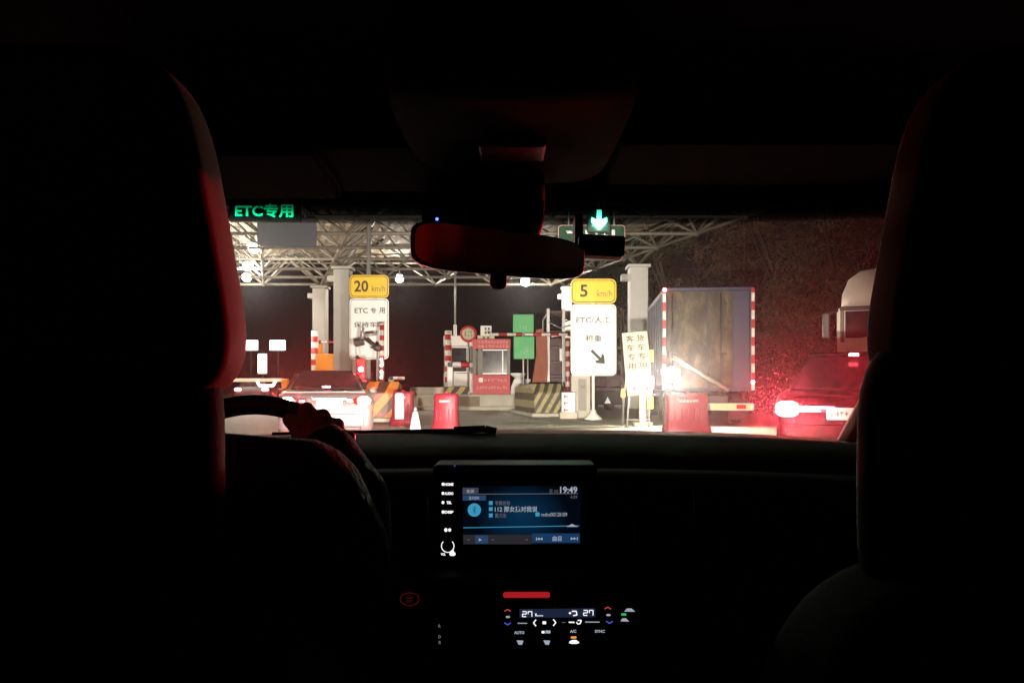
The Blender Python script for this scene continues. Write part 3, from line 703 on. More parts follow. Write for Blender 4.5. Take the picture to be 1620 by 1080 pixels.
# blue box truck
Yt = 21; t = thing('box_truck', 'blue framed box truck with dusty rear doors and red-white tape', 'truck', (X(1120, Yt), Yt, 0), -.10)
w = 2.5; zb, ztp = .98, Z(455, Yt); Lb = 5.6
c = MB(); c.box((0, Lb/2+.02, (zb+ztp)/2), (w-.02, Lb, ztp-zb-.01), 'truck_blue', .02)
for k in range(9): c.box((-w/2-.005, .3+k*.6, (zb+ztp)/2), (.03, .10, ztp-zb-.3), 'truck_blue', .01)
c.build('cargo_box', t)
c = MB()
for s in (-1, 1): c.box((s*(w/2-.05), -.02, (zb+ztp)/2), (.10, .09, ztp-zb), 'truck_blue', .01)
c.box((0, -.02, ztp-.04), (w-.2, .085, .08), 'truck_blue', .01); c.box((0, -.02, zb+.05), (w-.2, .085, .10), 'truck_blue', .01)
c.box((w/2-.34, -.015, (zb+ztp)/2), (.46, .06, ztp-zb-.2), 'truck_blue', .01); c.build('rear_frame', t)
for s, wd in ((-1, 1.12), (1, .70)):
    c = MB(); c.box((-w/2+.10+wd/2 if s < 0 else -w/2+1.24+wd/2, -.012, (zb+ztp)/2), (wd-.02, .05, ztp-zb-.2), 'dusty', .01); o = c.build('rear_door', t)
    c = MB(); xx = -w/2+.25 if s < 0 else .35; c.bar((xx, -.06, zb+.15), (xx, -.06, ztp-.15), .02, 'dark_metal')
    for q in range(4): c.box((xx+.05, -.05, zb+.35+q*.7), (.22, .04, .06), 'dark_metal', .01)
    c.build('lock_bar', o)
    c = MB(); c.box((s*(w/2-.35), -.11, Z(643, Yt)+.0), (.26, .03, .12), 'dark_red_lens', .02); c.build('tail_lamp', t)
c = MB(); c.bar((-w/2+.25, -.09, zb+.95), (w/2-.7, -.09, zb+.02), .055, 'galv', 10); c.build('brace', t)
for s in (-1, 1):
    c = MB(); c.box((s*(w/2-.02), -.075, (zb+ztp)/2), (.085, .012, ztp-zb-.06), 'stripe_rw_fine'); c.build('reflective_tape', t)
c = MB(); c.blob((-w/2+.03, -.11, ztp-.06), (.05, .04, .05), 'tail_small', 1, 1, 12, 8); c.build('marker_lamp', t)
c = MB(); c.blob((w/2-.03, -.11, Z(604, Yt)), (.05, .04, .05), 'tail_small', 1, 1, 12, 8); c.build('marker_lamp', t)
c = MB(); c.lathe([(.12, .08), (.20, .02), (.22, -.08), (.21, -.08), (.19, .0)], (-w/2+.24, -.1, Z(592, Yt)), 'dark_metal', 20, 'Y'); c.blob((-w/2+.24, -.16, Z(592, Yt)), (.15, .04, .20), 'work', 1, 1, 16, 10); c.build('work_lamp', t)
c = MB(); c.box((.35, -.05, Z(643, Yt)), (w-.7, .1, .20), 'white_paint', .02); c.box((.62, -.105, Z(643, Yt)), (.55*2.0, .012, .15), P('amber_tape', (.85, .6, .3), .4)); c.build('rear_bumper', t)
c = MB(); c.box((0, 3, .75), (1.0, 6.6, .22), 'dark_metal', .03); c.box((-.9, .35, .45), (.5, .03, .6), 'rubber'); c.box((.9, .35, .45), (.5, .03, .6), 'rubber'); c.build('chassis', t)
c = MB(); c.box((0, 6.6, 1.75), (2.2, 1.6, 2.1), 'truck_blue', .15, seg=3); c.build('cab', t)
c = MB(); c.bar((-1.1, 7.2, 2.7), (-1.38, 7.2, 2.75), .03, 'dark_metal'); c.box((-1.38, 7.2, 2.4), (.1, .2, .75), 'dark_metal', .04); c.build('wing_mirror', t)
for s in (-1, 1):
    for y in (1.2, 6.4): wheel(t, s*.95, y, .48, .3)

# maroon truck with bare frame behind the 5 km/h sign
Ym = 32; t = thing('flatbed_truck', 'maroon truck with open steel frame standing behind the 5 km/h sign', 'truck', (X(925, Ym), Ym, 0), .05)
xl, xr = X(864, Ym)-X(925, Ym), X(988, Ym)-X(925, Ym); zt = Z(492, Ym)
c = MB()
for x in (xl+.08, xl+.75, xr-.75, xr-.08): c.box((x, 0, (zt+.9)/2+.1), (.13, .13, zt-.9), 'galv' if x < 0 else 'truck_red', .01)
for z in (1.5, 2.1, 2.75, 3.4, zt-.05): c.box((0, -.01, z), (xr-xl, .1, .11), 'truck_red', .01)
for k in range(8):
    c.tube([(xl+.1, 0, zt-.05-.1*k), (xl+.1+.2*k, .4+.5*k, zt-.05), (xr-.1, .4+.5*k, zt-.05), (xr-.1, 0, zt-.1)], .03, 'truck_red', 6)
c.tube([(xl+.08, .0, 2.6), (xl-.12, .0, 2.7), (xl-.14, .0, zt-.4), (xl+.08, .0, zt-.05)], .035, 'galv', 8)
c.tube([(xl+.1, -.1, zt-.5), (xl+.6, -.12, zt-.75), (xl+1.1, -.1, zt-.6), (xr-1.4, -.1, zt-.55)], .03, 'galv', 8)
c.box((xl+.75, .15, zt-.95), (1.1, .12, .2), 'galv', .02, ry=R(-10)); c.build('steel_frame', t)
c = MB(); c.box((xl+.85, .06, 2.45), (.55, .05, .75), 'galv', .02); c.build('notice_board', t)
c = MB(); c.box((0, 2.2, 1.25), (xr-xl, 4.2, .4), 'truck_red', .03); c.box((0, 2.4, 2.3), (xr-xl-.3, 3.4, 1.8), 'truck_red', .05); c.build('cargo_bed', t)
c = MB(); c.box((.1, -.03, .95), (xr-xl-.2, .16, .16), 'truck_red', .02); c.box((.2, .25, .55), (xr-xl-.4, .05, .6), 'rubber'); c.build('rear_bumper', t)
c = MB(); c.prism([(X(963, Ym)-X(925, Ym)-.14, .32), (X(963, Ym)-X(925, Ym)+.14, .32), (X(963, Ym)-X(925, Ym), .62)], .20, .215, 'sign_white'); c.build('triangle_reflector', t)
c = MB(); c.box((0, 5.4, 1.9), (xr-xl-.2, 1.9, 2.4), 'truck_red', .12, seg=3); c.build('cab', t)
for s in (-1, 1): wheel(t, s*1.25, 1.1, .48, .35); wheel(t, s*1.25, 5.2, .48, .35)

# cream cab of a lorry at the passenger side
Yc = 15.5; t = thing('lorry', 'cream lorry cab with roof fairing towering behind the dark SUV', 'truck', (X(1324, Yc), Yc, 0), -.42)
c = MB(); wv = 2.4; zt = Z(424, Yc); zr = Z(488, Yc)
c.prism([(0, .6), (wv, .6), (wv, zr), (.03, zr), (0, zr-.1)], 0, 1.9, 'cab_white'); c.build('cab', t)
c = MB(); secs = []
for y, k in ((.05, .92), (.2, 1.0), (1.3, 1.0), (1.7, .9)):
    secs.append([(.08, y, zr+.02), (.10, y, zr+.30*k), (.22, y, zr+(zt-zr)*.72*k), (.45, y, zr+(zt-zr)*.93*k), (.9, y, zr+(zt-zr)*k), (wv-.1, y, zr+(zt-zr)*k), (wv-.05, y, zr+.02)])
c.loft(secs, 'cab_white'); c.build('roof_fairing', t)
c = MB(); c.box((.62, -.012, Z(514, Yc)), (.92, .03, W(42, Yc)), 'glass_dark', .01); c.build('window', t)
c = MB(); c.box((.10, -.03, Z(514, Yc)), (.07, .05, W(56, Yc)), 'steel_white', .015); c.box((.6, -.03, Z(489, Yc)), (1.1, .08, .08), 'dark_metal', .02); c.prism([(.12, Z(545, Yc)), (.95, Z(545, Yc)), (.95, Z(528, Yc)), (.30, Z(538, Yc))], -.045, -.032, 'white_paint'); c.build('window_frame', t)
c = MB(); c.bar((.02, -.1, Z(492, Yc)), (-.16, -.14, Z(496, Yc)), .025, 'dark_metal'); c.box((-.2, -.15, Z(515, Yc)), (.14, .12, W(40, Yc)), 'dark_metal', .03); c.build('wing_mirror', t)
for y in (.5, 1.5): wheel(t, .35, y, .45, .3)

# small far car with red lamps
Yf = 40; t = thing('sedan', 'distant dark car with red tail lamps beyond the headrest edge', 'car', (X(398, Yf), Yf, 0), .3)
c = MB(); c.loft([rsec(-.03, .75, .4, .7, .1), rsec(.05, .88, .3, .95, .12), rsec(.4, .9, .22, 1.02, .12), rsec(3.6, .88, .22, .95, .12), rsec(4.4, .8, .3, .7, .12)], 'black_plastic'); c.loft([trap(.5, .72, .68, .95, 1.03), trap(1.2, .78, .56, .95, 1.42), trap(2.4, .78, .56, .95, 1.44), trap(3.3, .74, .66, .95, 1.0)], 'black_plastic'); c.build('body', t)
c = MB(); slab(c, [(-.64, .52, 1.06), (.64, .52, 1.06), (.5, 1.16, 1.38), (-.5, 1.16, 1.38)], 'glass_dark', (0, -.02, .03)); c.build('rear_window', t)
for s in (-1, 1):
    c = MB(); c.blob((s*.7, -.02, .86), (.17, .06, .08), 'tail_small', .7, .7, 14, 8); c.build('tail_lamp', t); wheel(t, s*.8, .9)
t = thing('boom_barrier', 'pale red and white boom across the outer lane beneath the glowing signs', 'barrier', (X(368, 36), 36, 0), .0, 'boom barriers across the lanes')
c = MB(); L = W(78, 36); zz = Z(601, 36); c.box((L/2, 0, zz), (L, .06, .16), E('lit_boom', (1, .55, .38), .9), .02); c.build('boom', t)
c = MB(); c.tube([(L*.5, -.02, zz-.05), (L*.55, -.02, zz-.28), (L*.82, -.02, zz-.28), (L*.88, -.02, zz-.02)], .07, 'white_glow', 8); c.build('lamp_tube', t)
c = MB(); c.box((L+.15, .05, zz/2), (.3, .3, zz+.1), 'orange', .03); c.build('housing', t)

# ------------------------------------------------------------------ trees
def tree(x, y, h, rad, leaf, seed, label, nleaf=17000, base=.22):
    rnd = random.Random(seed); t = thing('broadleaf_tree', label, 'tree', (x, y, 0), 0, 'trees behind the trucks')
    c = MB(); tips = []
    c.bar((0, 0, 0), (rnd.uniform(-.2, .2), 0, h*.32), .24, 'bark', 10, .16); p0 = Vector((0, 0, h*.30))
    for k in range(9):
        a = rnd.uniform(0, 6.28); up = rnd.uniform(.35, .9); q = p0+Vector((math.cos(a)*rad*rnd.uniform(.4, .8), math.sin(a)*rad*rnd.uniform(.4, .8), h*.62*up)); c.bar(p0, q, .10, 'bark', 6, .03); tips.append(q)
        for _ in range(2):
            q2 = q+Vector((rnd.uniform(-1, 1), rnd.uniform(-1, 1), rnd.uniform(-.2, 1)))*rad*.35; c.bar(q, q2, .035, 'bark', 5, .015); tips.append(q2)
    c.build('trunk', t)
    g = np.random.default_rng(seed); nc = 42
    a = g.uniform(0, 6.283, nc); zz = base+(1-base)*g.random(nc); rr = rad*np.sqrt(g.random(nc))*(1-.6*np.clip(zz-.5, 0, 1)/.5)
    cc = np.stack([np.cos(a)*rr, np.sin(a)*rr, h*zz], 1); cr = g.uniform(.35, 1, nc)**1.3*rad*.30
    k = g.choice(nc, nleaf, p=cr**2/np.sum(cr**2)); d = g.normal(size=(nleaf, 3)); d /= np.linalg.norm(d, axis=1)[:, None]
    lump = 1+.22*np.sin(d[:, 0]*7+k)*np.sin(d[:, 1]*6+2*k)+.2*np.sin(d[:, 2]*8+3*k)
    p = cc[k]+d*(cr[k]*lump*(.62+.42*g.random(nleaf)**.5))[:, None]
    nr = d+g.normal(size=(nleaf, 3))*.38; nr /= np.linalg.norm(nr, axis=1)[:, None]
    u = np.cross(nr, g.normal(size=(nleaf, 3))); u /= np.linalg.norm(u, axis=1)[:, None]; v = np.cross(nr, u)
    sz = g.uniform(.035, .085, nleaf)[:, None]
    q = np.stack([p-u*sz*1.5, p-v*sz*.7, p+u*sz*1.5, p+v*sz*.7], 1).reshape(-1, 3)
    me = bpy.data.meshes.new('crown'); me.from_pydata(q.tolist(), [], np.arange(nleaf*4).reshape(-1, 4).tolist()); me.materials.append(M[leaf])
    o = bpy.data.objects.new('crown', me); COL.objects.link(o); o.parent = t
for (px, Y, h, r, lf, sd, lb) in (
    (1078, 47, 13.5, 4.2, 'leaf_b', 1, 'olive-brown tree rising behind the blue truck box next to the white column'),
    (1175, 40, 12.5, 4.0, 'leaf_a', 2, 'tall dry brown tree rising behind the banded edge of the blue truck'),
    (1262, 36, 12.0, 3.6, 'leaf_a', 3, 'brown tree standing in the gap between blue truck and lorry'),
    (1335, 33, 11.5, 3.6, 'leaf_b', 4, 'reddish-lit tree directly behind the cream lorry cab'),
    (1418, 33, 11.5, 3.6, 'leaf_a', 5, 'dim tree beyond the lorry beside the passenger headrest'),
    (1010, 58, 13.0, 4.0, 'leaf_b', 6, 'dark distant tree seen between white column and maroon truck')):
    tree(X(px, Y), Y, h, r, lf, sd, lb)

def bush(px, Y, h, w, seed, label):
    rnd = random.Random(seed); t = thing('bush', label, 'bush', (X(px, Y), Y, 0), 0, 'bushes at the foot of the trees'); vs = []; fs = []
    for k in range(5200):
        cc = Vector((rnd.uniform(-w, w)*.6, rnd.uniform(-.5, .5), h*rnd.uniform(.1, .7))); d = Vector((rnd.gauss(0, 1), rnd.gauss(0, 1), rnd.gauss(0, 1))).normalized()
        p = cc+d*rnd.uniform(.2, .55)*h*.45; p.z = max(p.z, .02); a = (d+Vector((rnd.gauss(0, .6), rnd.gauss(0, .6), rnd.gauss(0, .6)))).orthogonal().normalized(); b2 = d.cross(a).normalized(); s = rnd.uniform(.02, .05)
        i = len(vs); vs += [p-a*s*1.4, p-b2*s*.6, p+a*s*1.4, p+b2*s*.6]; fs.append((i, i+1, i+2, i+3))
    c = MB(); c.raw(vs, fs, 'leaf_b'); c.build('foliage', t, recalc=False)
    c = MB()
    for k in range(5): c.bar((rnd.uniform(-.1, .1), 0, 0), (rnd.uniform(-w, w)*.6, rnd.uniform(-.3, .3), h*.8), .03, 'bark', 5, .01)
    c.build('stem', t)
bush(1212, 30, 2.8, 1.3, 31, 'low brown bush between the blue truck and the dark SUV')
bush(1262, 27, 2.6, 1.3, 32, 'low bush rising just behind the roof of the dark SUV')
bush(1150, 44, 3.2, 1.8, 33, 'far bush mostly behind the blue box truck')

# ================================================================== OWN CAR (the cabin we look out of)
car = thing('car', 'dark car cabin we ride in, with dashboard, windscreen, seats and mirror', 'car', (0, 0, 0))
# headlights of this car, at its nose
for s in (-1, 1):
    h_ = MB(); h_.lathe([(.09, .0), (.10, .05), (.10, .18)], (s*.62, 2.95, .70), 'chrome', 16, 'Y'); o = h_.build('headlight', car)
    L_ = lamp('headlight_beam', 'SPOT', (s*.62, 3.22, .72), 16000, (1, .90, .76), o, spot_size=R(64), spot_blend=.75, shadow_soft_size=.07)
    L_.rotation_euler = (R(90.8), 0, R(9.5) if s < 0 else R(-1))
c = MB(); secs = []
for y, z, ww in ((1.90, 1.0, .78), (2.3, .985, .80), (2.75, .94, .78), (3.02, .86, .72), (3.06, .80, .70)):
    secs.append([(-ww, y, z-.12), (-ww*.9, y, z-.02), (0, y, z+.005), (ww*.9, y, z-.02), (ww, y, z-.12)])
c.loft(secs, 'silver'); c.build('bonnet', car)
# dashboard
c = MB()
prof = [(1.80, .95), (1.78, 1.088), (1.62, 1.089), (1.48, 1.083), (1.36, 1.068), (1.325, 1.052), (1.315, 1.034), (1.295, 1.030), (1.285, 1.050), (1.262, 1.056), (1.215, 1.048), (1.195, 1.030), (1.19, .985), (1.215, .93), (1.22, .86), (1.19, .80), (1.17, .70), (1.25, .45), (1.8, .4)]
secs = []
for k in range(25):
    x = -.80+1.6*k/24; bow = .10*(abs(x)/.8)**2; hood = .0
    secs.append([(x, y-bow*.6-(.03 if y < 1.3 else 0)*(abs(x)/.8), z-(.018*(abs(x)/.75)**3 if z > 1.03 else 0)) for y, z in prof])
c.loft(secs, 'dash'); o = c.build('dashboard', car)
c = MB(); c.tube([(-.13, 1.66, 1.095), (-.06, 1.66, 1.098), (-.035, 1.66, 1.092)], .008, 'rubber', 8); c.tube([(-.55, 1.70, 1.082), (-.13, 1.66, 1.093)], .006, 'rubber', 6); c.build('wiper', car)
c = MB(); c.tube([(.285, 1.165, 1.035), (.286, 1.16, 1.0)], .002, 'chrome', 6); c.tube([(.19, 1.155, .985), (.191, 1.15, .955)], .002, 'chrome', 6); c.tube([(-.128, 1.12, 1.03), (-.128, 1.115, .965)], .0016, 'chrome', 6); c.build('vent_trim', car)
# windscreen: thin grimy glass, and its tinted top wedge
A, B = Vector((0, 1.80, 1.07)), Vector((0, 1.06, 1.545))
nrm = Vector((0, (B-A).z, -(B-A).y)).normalized()
def sheet(mb, y_a, y_b, ta, tb, m, hw=.78):
    a = A+(B-A)*y_a; q = A+(B-A)*y_b; secs = []
    for k in range(13):
        x = -hw+2*hw*k/12; bow = Vector((0, -.10*(x/hw)**2, 0)); ox = Vector((x, 0, 0))
        secs.append([a+ox+bow, q+ox+bow, q+ox+bow+nrm*tb, a+ox+bow+nrm*ta])
    mb.loft(secs, m)
c = MB(); sheet(c, 0, 1, .006, .006, 'grimy_glass'); c.build('windscreen', car)
c = MB(); sheet(c, .812, 1.0, -.0006, -.020, 'shade_glass', .77); c.build('shade_band', car)
# headliner, pillars, doors, rear
c = MB(); secs = []
for y, z, ww in ((1.08, 1.535, .66), (.98, 1.545, .68), (.6, 1.56, .70), (-.4, 1.55, .70), (-1.4, 1.50, .66)):
    secs.append([(-ww, y, z-.08), (-ww+.1, y, z-.015), (-.3, y, z), (.3, y, z), (ww-.1, y, z-.015), (ww, y, z-.08), (ww+.02, y, z+.05), (-ww-.02, y, z+.05)])
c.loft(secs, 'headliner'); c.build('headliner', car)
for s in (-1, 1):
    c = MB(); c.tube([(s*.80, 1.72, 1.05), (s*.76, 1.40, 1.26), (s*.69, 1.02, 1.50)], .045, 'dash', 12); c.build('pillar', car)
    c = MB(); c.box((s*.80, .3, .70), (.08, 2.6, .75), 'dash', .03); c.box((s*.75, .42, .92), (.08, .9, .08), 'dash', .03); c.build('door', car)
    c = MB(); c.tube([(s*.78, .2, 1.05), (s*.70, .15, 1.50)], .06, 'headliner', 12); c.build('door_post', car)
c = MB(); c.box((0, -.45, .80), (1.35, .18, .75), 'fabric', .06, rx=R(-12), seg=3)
for s in (-.40, 0, .40): c.blob((s, -.52, 1.24), (.15, .06, .12), 'red_lit_leather' if s == 0 else 'fabric', .5, .5)  # only the middle headrest is reddened, for the red patch in the mirror
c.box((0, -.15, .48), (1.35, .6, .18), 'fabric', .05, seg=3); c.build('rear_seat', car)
c = MB(); c.box((0, -1.5, .85), (1.5, .06, 1.3), 'dash', .03); c.build('tailgate', car)
c = MB(); c.box((0, .2, .33), (1.6, 3.3, .06), 'dash', .01); c.build('floor_mat', car)
# sun visors and overhead console
c = MB(); c.box((-.335, 1.0, 1.487), (.18, .16, .022), 'headliner', .01, rx=R(-7), seg=3); c.box((-.170, 1.0, 1.497), (.15, .16, .022), 'headliner', .01, rx=R(-7), seg=3); c.box((-.25, 1.0, 1.496), (.05, .13, .014), 'headliner', .005, rx=R(-7)); c.build('sun_visor', car)
c = MB(); c.box((.335, 1.0, 1.504), (.40, .16, .022), 'headliner', .01, rx=R(-5), seg=3); c.build('sun_visor', car)
c = MB(); c.blob((0.0, .90, 1.53), (.135, .20, .045), 'headliner', .35, .4); c.box((.0, .90, 1.482), (.08, .06, .008), 'black_plastic', .003); c.build('overhead_console', car)
# rear-view mirror
c = MB(); mc = Vector((X(788, 1.0), 1.0, Z(399, 1.0)))
shape = lambda p: Vector((p.x, p.y, p.z*(1-.10*p.x/.118)-.010*p.x/.118))
c.blob((0, 0, 0), (.118, .022, .031), 'black_plastic', .45, .35, 48, 20, shape); mir = c.build('mirror', car); mir.location = mc; mir.rotation_euler = (R(8), 0, R(8))
c = MB(); pts = []
for k in range(40):
    a = 2*math.pi*k/40; f = lambda v, e: math.copysign(abs(v)**e, v); p = shape(Vector((.112*f(math.cos(a), .38), 0, .027*f(math.sin(a), .5)))); pts.append((p.x, p.z))
c.prism(pts, -.0265, -.021, 'mirror'); c.build('mirror_glass', mir)
c = MB(); c.blob((.0, -.006, -.038), (.012, .012, .012), 'black_plastic', .7, .7, 16, 10); c.build('dimmer_lever', mir)
c = MB(); secs = []
for z, ww, d in ((1.395, .047, .03), (1.43, .056, .04), (1.47, .056, .05), (1.52, .05, .06)):
    secs.append([(mc.x+.008-ww, 1.065-d, z), (mc.x+.008-ww*.8, 1.045-d, z), (mc.x+.008+ww*.8, 1.045-d, z), (mc.x+.008+ww, 1.065-d, z), (mc.x+.008+ww, 1.065+d, z), (mc.x+.008-ww, 1.065+d, z)])
c.loft(secs, 'dash_black'); c.build('sensor_housing', car)
# seats
def seat(cx, top, hw, bw, cover):
    t = bpy.data.objects.new('seat', None); COL.objects.link(t); t.parent = car; t.location = (cx, 0, 0)
    c = MB(); c.blob((0, .66, .74), (.245, .095, top-.74), 'fabric', .48, .46, 48, 28, lambda p: Vector((p.x*(1-.10*max(0, p.z)/.34), p.y-.20*p.z, p.z))); o = c.build('backrest', t)
    c = MB(); c.blob((0, .610, 1.12), (bw, .045, .13), 'fabric', .45, .8, 40, 22); c.build('bolster', o)
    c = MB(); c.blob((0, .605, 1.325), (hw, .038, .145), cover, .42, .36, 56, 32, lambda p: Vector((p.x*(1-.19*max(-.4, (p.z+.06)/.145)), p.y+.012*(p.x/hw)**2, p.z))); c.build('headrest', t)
    for q in (-.06, .06):
        c = MB(); c.bar((q, .60, 1.08), (q, .59, 1.25), .007, 'chrome'); c.build('headrest_post', t)
    c = MB(); c.blob((0, .95, .46), (.25, .30, .09), 'fabric', .4, .4); c.build('seat_cushion', t); return t
seat(-.366, 1.02, .136, .127, 'red_lit_leather'); seat(.445, 1.06, .138, .158, 'fabric')  # driver's headrest coloured as if red-lit, passenger's kept dark as if unlit
# steering wheel
c = MB(); wc = Vector((X(378, 1.08), 1.08, Z(628, 1.08)-.178)); n = 64
tilt = Matrix.Rotation(R(-22), 4, 'X')
def ring(rad, tube_r, m, mb, nn=64, mm=12):
    vs = []
    for i in range(nn):
        a = 2*math.pi*i/nn
        for j in range(mm):
            q = 2*math.pi*j/mm; rr = rad+tube_r*math.cos(q); vs.append(tilt @ Vector((rr*math.cos(a), tube_r*math.sin(q), rr*math.sin(a))))
    mb.raw(vs, [(i*mm+j, ((i+1) % nn)*mm+j, ((i+1) % nn)*mm+(j+1) % mm, i*mm+(j+1) % mm) for i in range(nn) for j in range(mm)], m, True)
ring(.178, .0155, 'wheel_rim', c); sw = c.build('steering_wheel', car); sw.location = wc
c = MB(); c.blob((0, .03, -.01), (.085, .03, .065), 'wheel_rim', .6, .6); c.build('hub', sw)
c = MB()
for p in ((-.165, 0, 0), (.165, 0, 0), (0, 0, -.165)): c.bar(tilt @ Vector((0, .02, -.02)), tilt @ Vector(p), .02, 'wheel_rim', 8, .012)
c.bar((0, .03, 0), (0, .25, -.08), .04, 'dash_black', 12); c.build('spoke', sw)

# centre display
D = 1.12; t = MB(); sx, sz = X(818, D), Z(815, D)
def panel(name, cx, cy, cz, tilt_x, parent=car):
    o = bpy.data.objects.new(name, None); COL.objects.link(o); o.parent = parent; o.location = (cx, cy, cz); o.rotation_euler = (tilt_x, 0, 0); return o
ts = panel('touchscreen', X(825, D), D, Z(815, D), 0)
e = W(1, D); sc = lambda px, py: ((px-825)*e, (815-py)*e)
c = MB(); c.box(((815-825)*e, .045, 0), (262*e, .08, 158*e), 'dash_black', .006, seg=3); c.build('bezel', ts)
c = MB(); c.box((.5*e, .0025, 0), (186*e, .003, 92*e), 'screen'); 
def R_(x0, y0, x1, y1, m, lift=.0012, skew=0):
    a = sc(x0, y0); b2 = sc(x1, y1); c.raw([(a[0], -lift, b2[1]), (b2[0], -lift, b2[1]+skew*e), (b2[0], -lift, a[1]+skew*e), (a[0], -lift, a[1])], [(0, 1, 2, 3)], m)
def T_(s, x0, y0, x1, y1, m, bold=.0, lift=.002):
    a = sc((x0+x1)/2, (y0+y1)/2); c.text(s, a[0], a[1], (x1-x0)*e, (y1-y0)*e, -lift, m, bold)
R_(732, 771, 757, 782, 'ui_tab_grey'); T_('音源', 738, 773.5, 750, 779, 'ui_soft'); R_(732, 783, 769, 791, 'ui_tab'); T_('蓝牙音频', 742, 784.5, 758, 789.5, 'ui_soft')
R_(757, 780.6, 914, 781.6, 'ui_dim', skew=1); T_('19:49', 886, 769, 913, 779.5, 'ui_soft', .02); T_('蓝 5G', 869, 773, 883, 779, 'ui_dim'); T_('4:09', 902, 783, 913, 788, 'ui_dim')
ctr = sc(750.5, 806); c.lathe([(10.5*e, -.0012), (10.5*e, -.0010)], (ctr[0], 0, ctr[1]), 'ui_cyan', 28, 'Y')
bx, bz = ctr; k_ = 6*e
for p, q in (((0, 1), (0, -1)), ((0, 1), (.5, .5)), ((.5, .5), (-.5, -.5)), ((-.5, .5), (.5, -.5)), ((.5, -.5), (0, -1))): c.bar((bx+p[0]*k_, -.0018, bz+p[1]*k_), (bx+q[0]*k_, -.0018, bz+q[1]*k_), .0003, 'dash_black', 5)
for yy in (795, 804.5, 814.5): R_(773.5, yy-3, 779.5, yy+3, 'ui_cyan')
T_('专辑名称', 783, 791.5, 807, 798.5, 'ui_dim', .01); T_('112 那女孩对我说', 783, 800, 850, 809, 'ui_soft', .01); T_('黄义达', 783, 811, 801, 818, 'ui_dim', .01)
R_(847, 810, 853.5, 816, 'ui_cyan'); T_('redmi00120109', 856, 810, 897, 816, 'ui_soft', .0)
R_(733, 833.5, 916, 834.6, 'ui_cyan', skew=3); a = sc(905, 832); c.raw([(a[0]-9*e, -.0013, a[1]-.5*e), (a[0]+9*e, -.0013, a[1]-.5*e), (a[0], -.0013, a[1]+4*e)], [(0, 1, 2)], 'ui_soft')
R_(733, 845, 842, 860, 'ui_bar'); R_(842, 843, 917, 858, 'ui_bar_blue'); R_(752, 846, 772, 859, 'ui_tab')
def tri(px, py, s, m, d=1): 
    a = sc(px, py); c.raw([(a[0]-d*s*e, -.0020, a[1]-s*e), (a[0]+d*s*e, -.0020, a[1]), (a[0]-d*s*e, -.0020, a[1]+s*e)], [(0, 1, 2)], m)
tri(760, 853, 2.4, 'ui_soft'); R_(848, 849, 849.2, 854, 'ui_soft', .002); tri(851.5, 851.5, 2.2, 'ui_soft', -1); tri(856, 851.5, 2.2, 'ui_soft', -1); T_('曲目', 874, 847, 888, 855, 'ui_soft', .01); tri(905, 851, 2.2, 'ui_soft'); tri(909.5, 851, 2.2, 'ui_soft'); R_(912.6, 848.5, 913.8, 853.5, 'ui_soft', .002)
for px in (741, 779, 833): R_(px-1, 852, px+1.5, 853.6, 'ui_dim', .002)
c.build('display', ts, recalc=False)
c = MB()
for lab, py in (('HOME', 766), ('AUDIO', 780.5), ('TEL', 795), ('DISP', 810)):
    T_(lab, 703 if lab != 'TEL' else 706, py-2, 717 if lab != 'TEL' else 714, py+2.4, 'ui_white', .05, -.0035); a = sc(700.5, py); c.blob((a[0], .0035, a[1]), (2.2*e, .0006, 2.4*e), 'ui_white', .8, .8, 10, 6)
a = sc(705, 838.5); c.blob((a[0], .0035, a[1]), (2.6*e, .0006, 3*e), 'ui_white', 1, 1, 12, 6); a = sc(711, 838.5); c.blob((a[0], .0035, a[1]), (2.4*e, .0006, 2.6*e), 'ui_white', 1, 1, 12, 6)
T_('VOL', 697, 875, 704.5, 879, 'ui_white', .05, -.0035); a = sc(715.5, 876.5); c.blob((a[0], .0035, a[1]), (5*e, .0006, 3.2*e), 'ui_white', .8, .8, 12, 6); a = sc(715.5, 873); c.blob((a[0], .0035, a[1]), (2.4*e, .0006, 3*e), 'ui_white', .8, .8, 12, 6)
c.build('backlit_label', ts)
c = MB(); a = sc(708, 864); pts = [(a[0]+10*e*math.cos(R(q)), .0035, a[1]+10*e*math.sin(R(q))) for q in range(135, 406, 15)]
c.tube(pts, .0007, 'ui_white', 6); c.lathe([(8.2*e, .001), (8.4*e, .006)], (a[0], 0, a[1]), 'dash_black', 24, 'Y'); c.build('volume_knob', ts)
c = MB(); a = sc(719, 737); c.blob((a[0], .004, a[1]), (1.4*e, .0006, 1*e), 'ui_blue', 1, 1, 8, 6); c.build('status_led', ts)

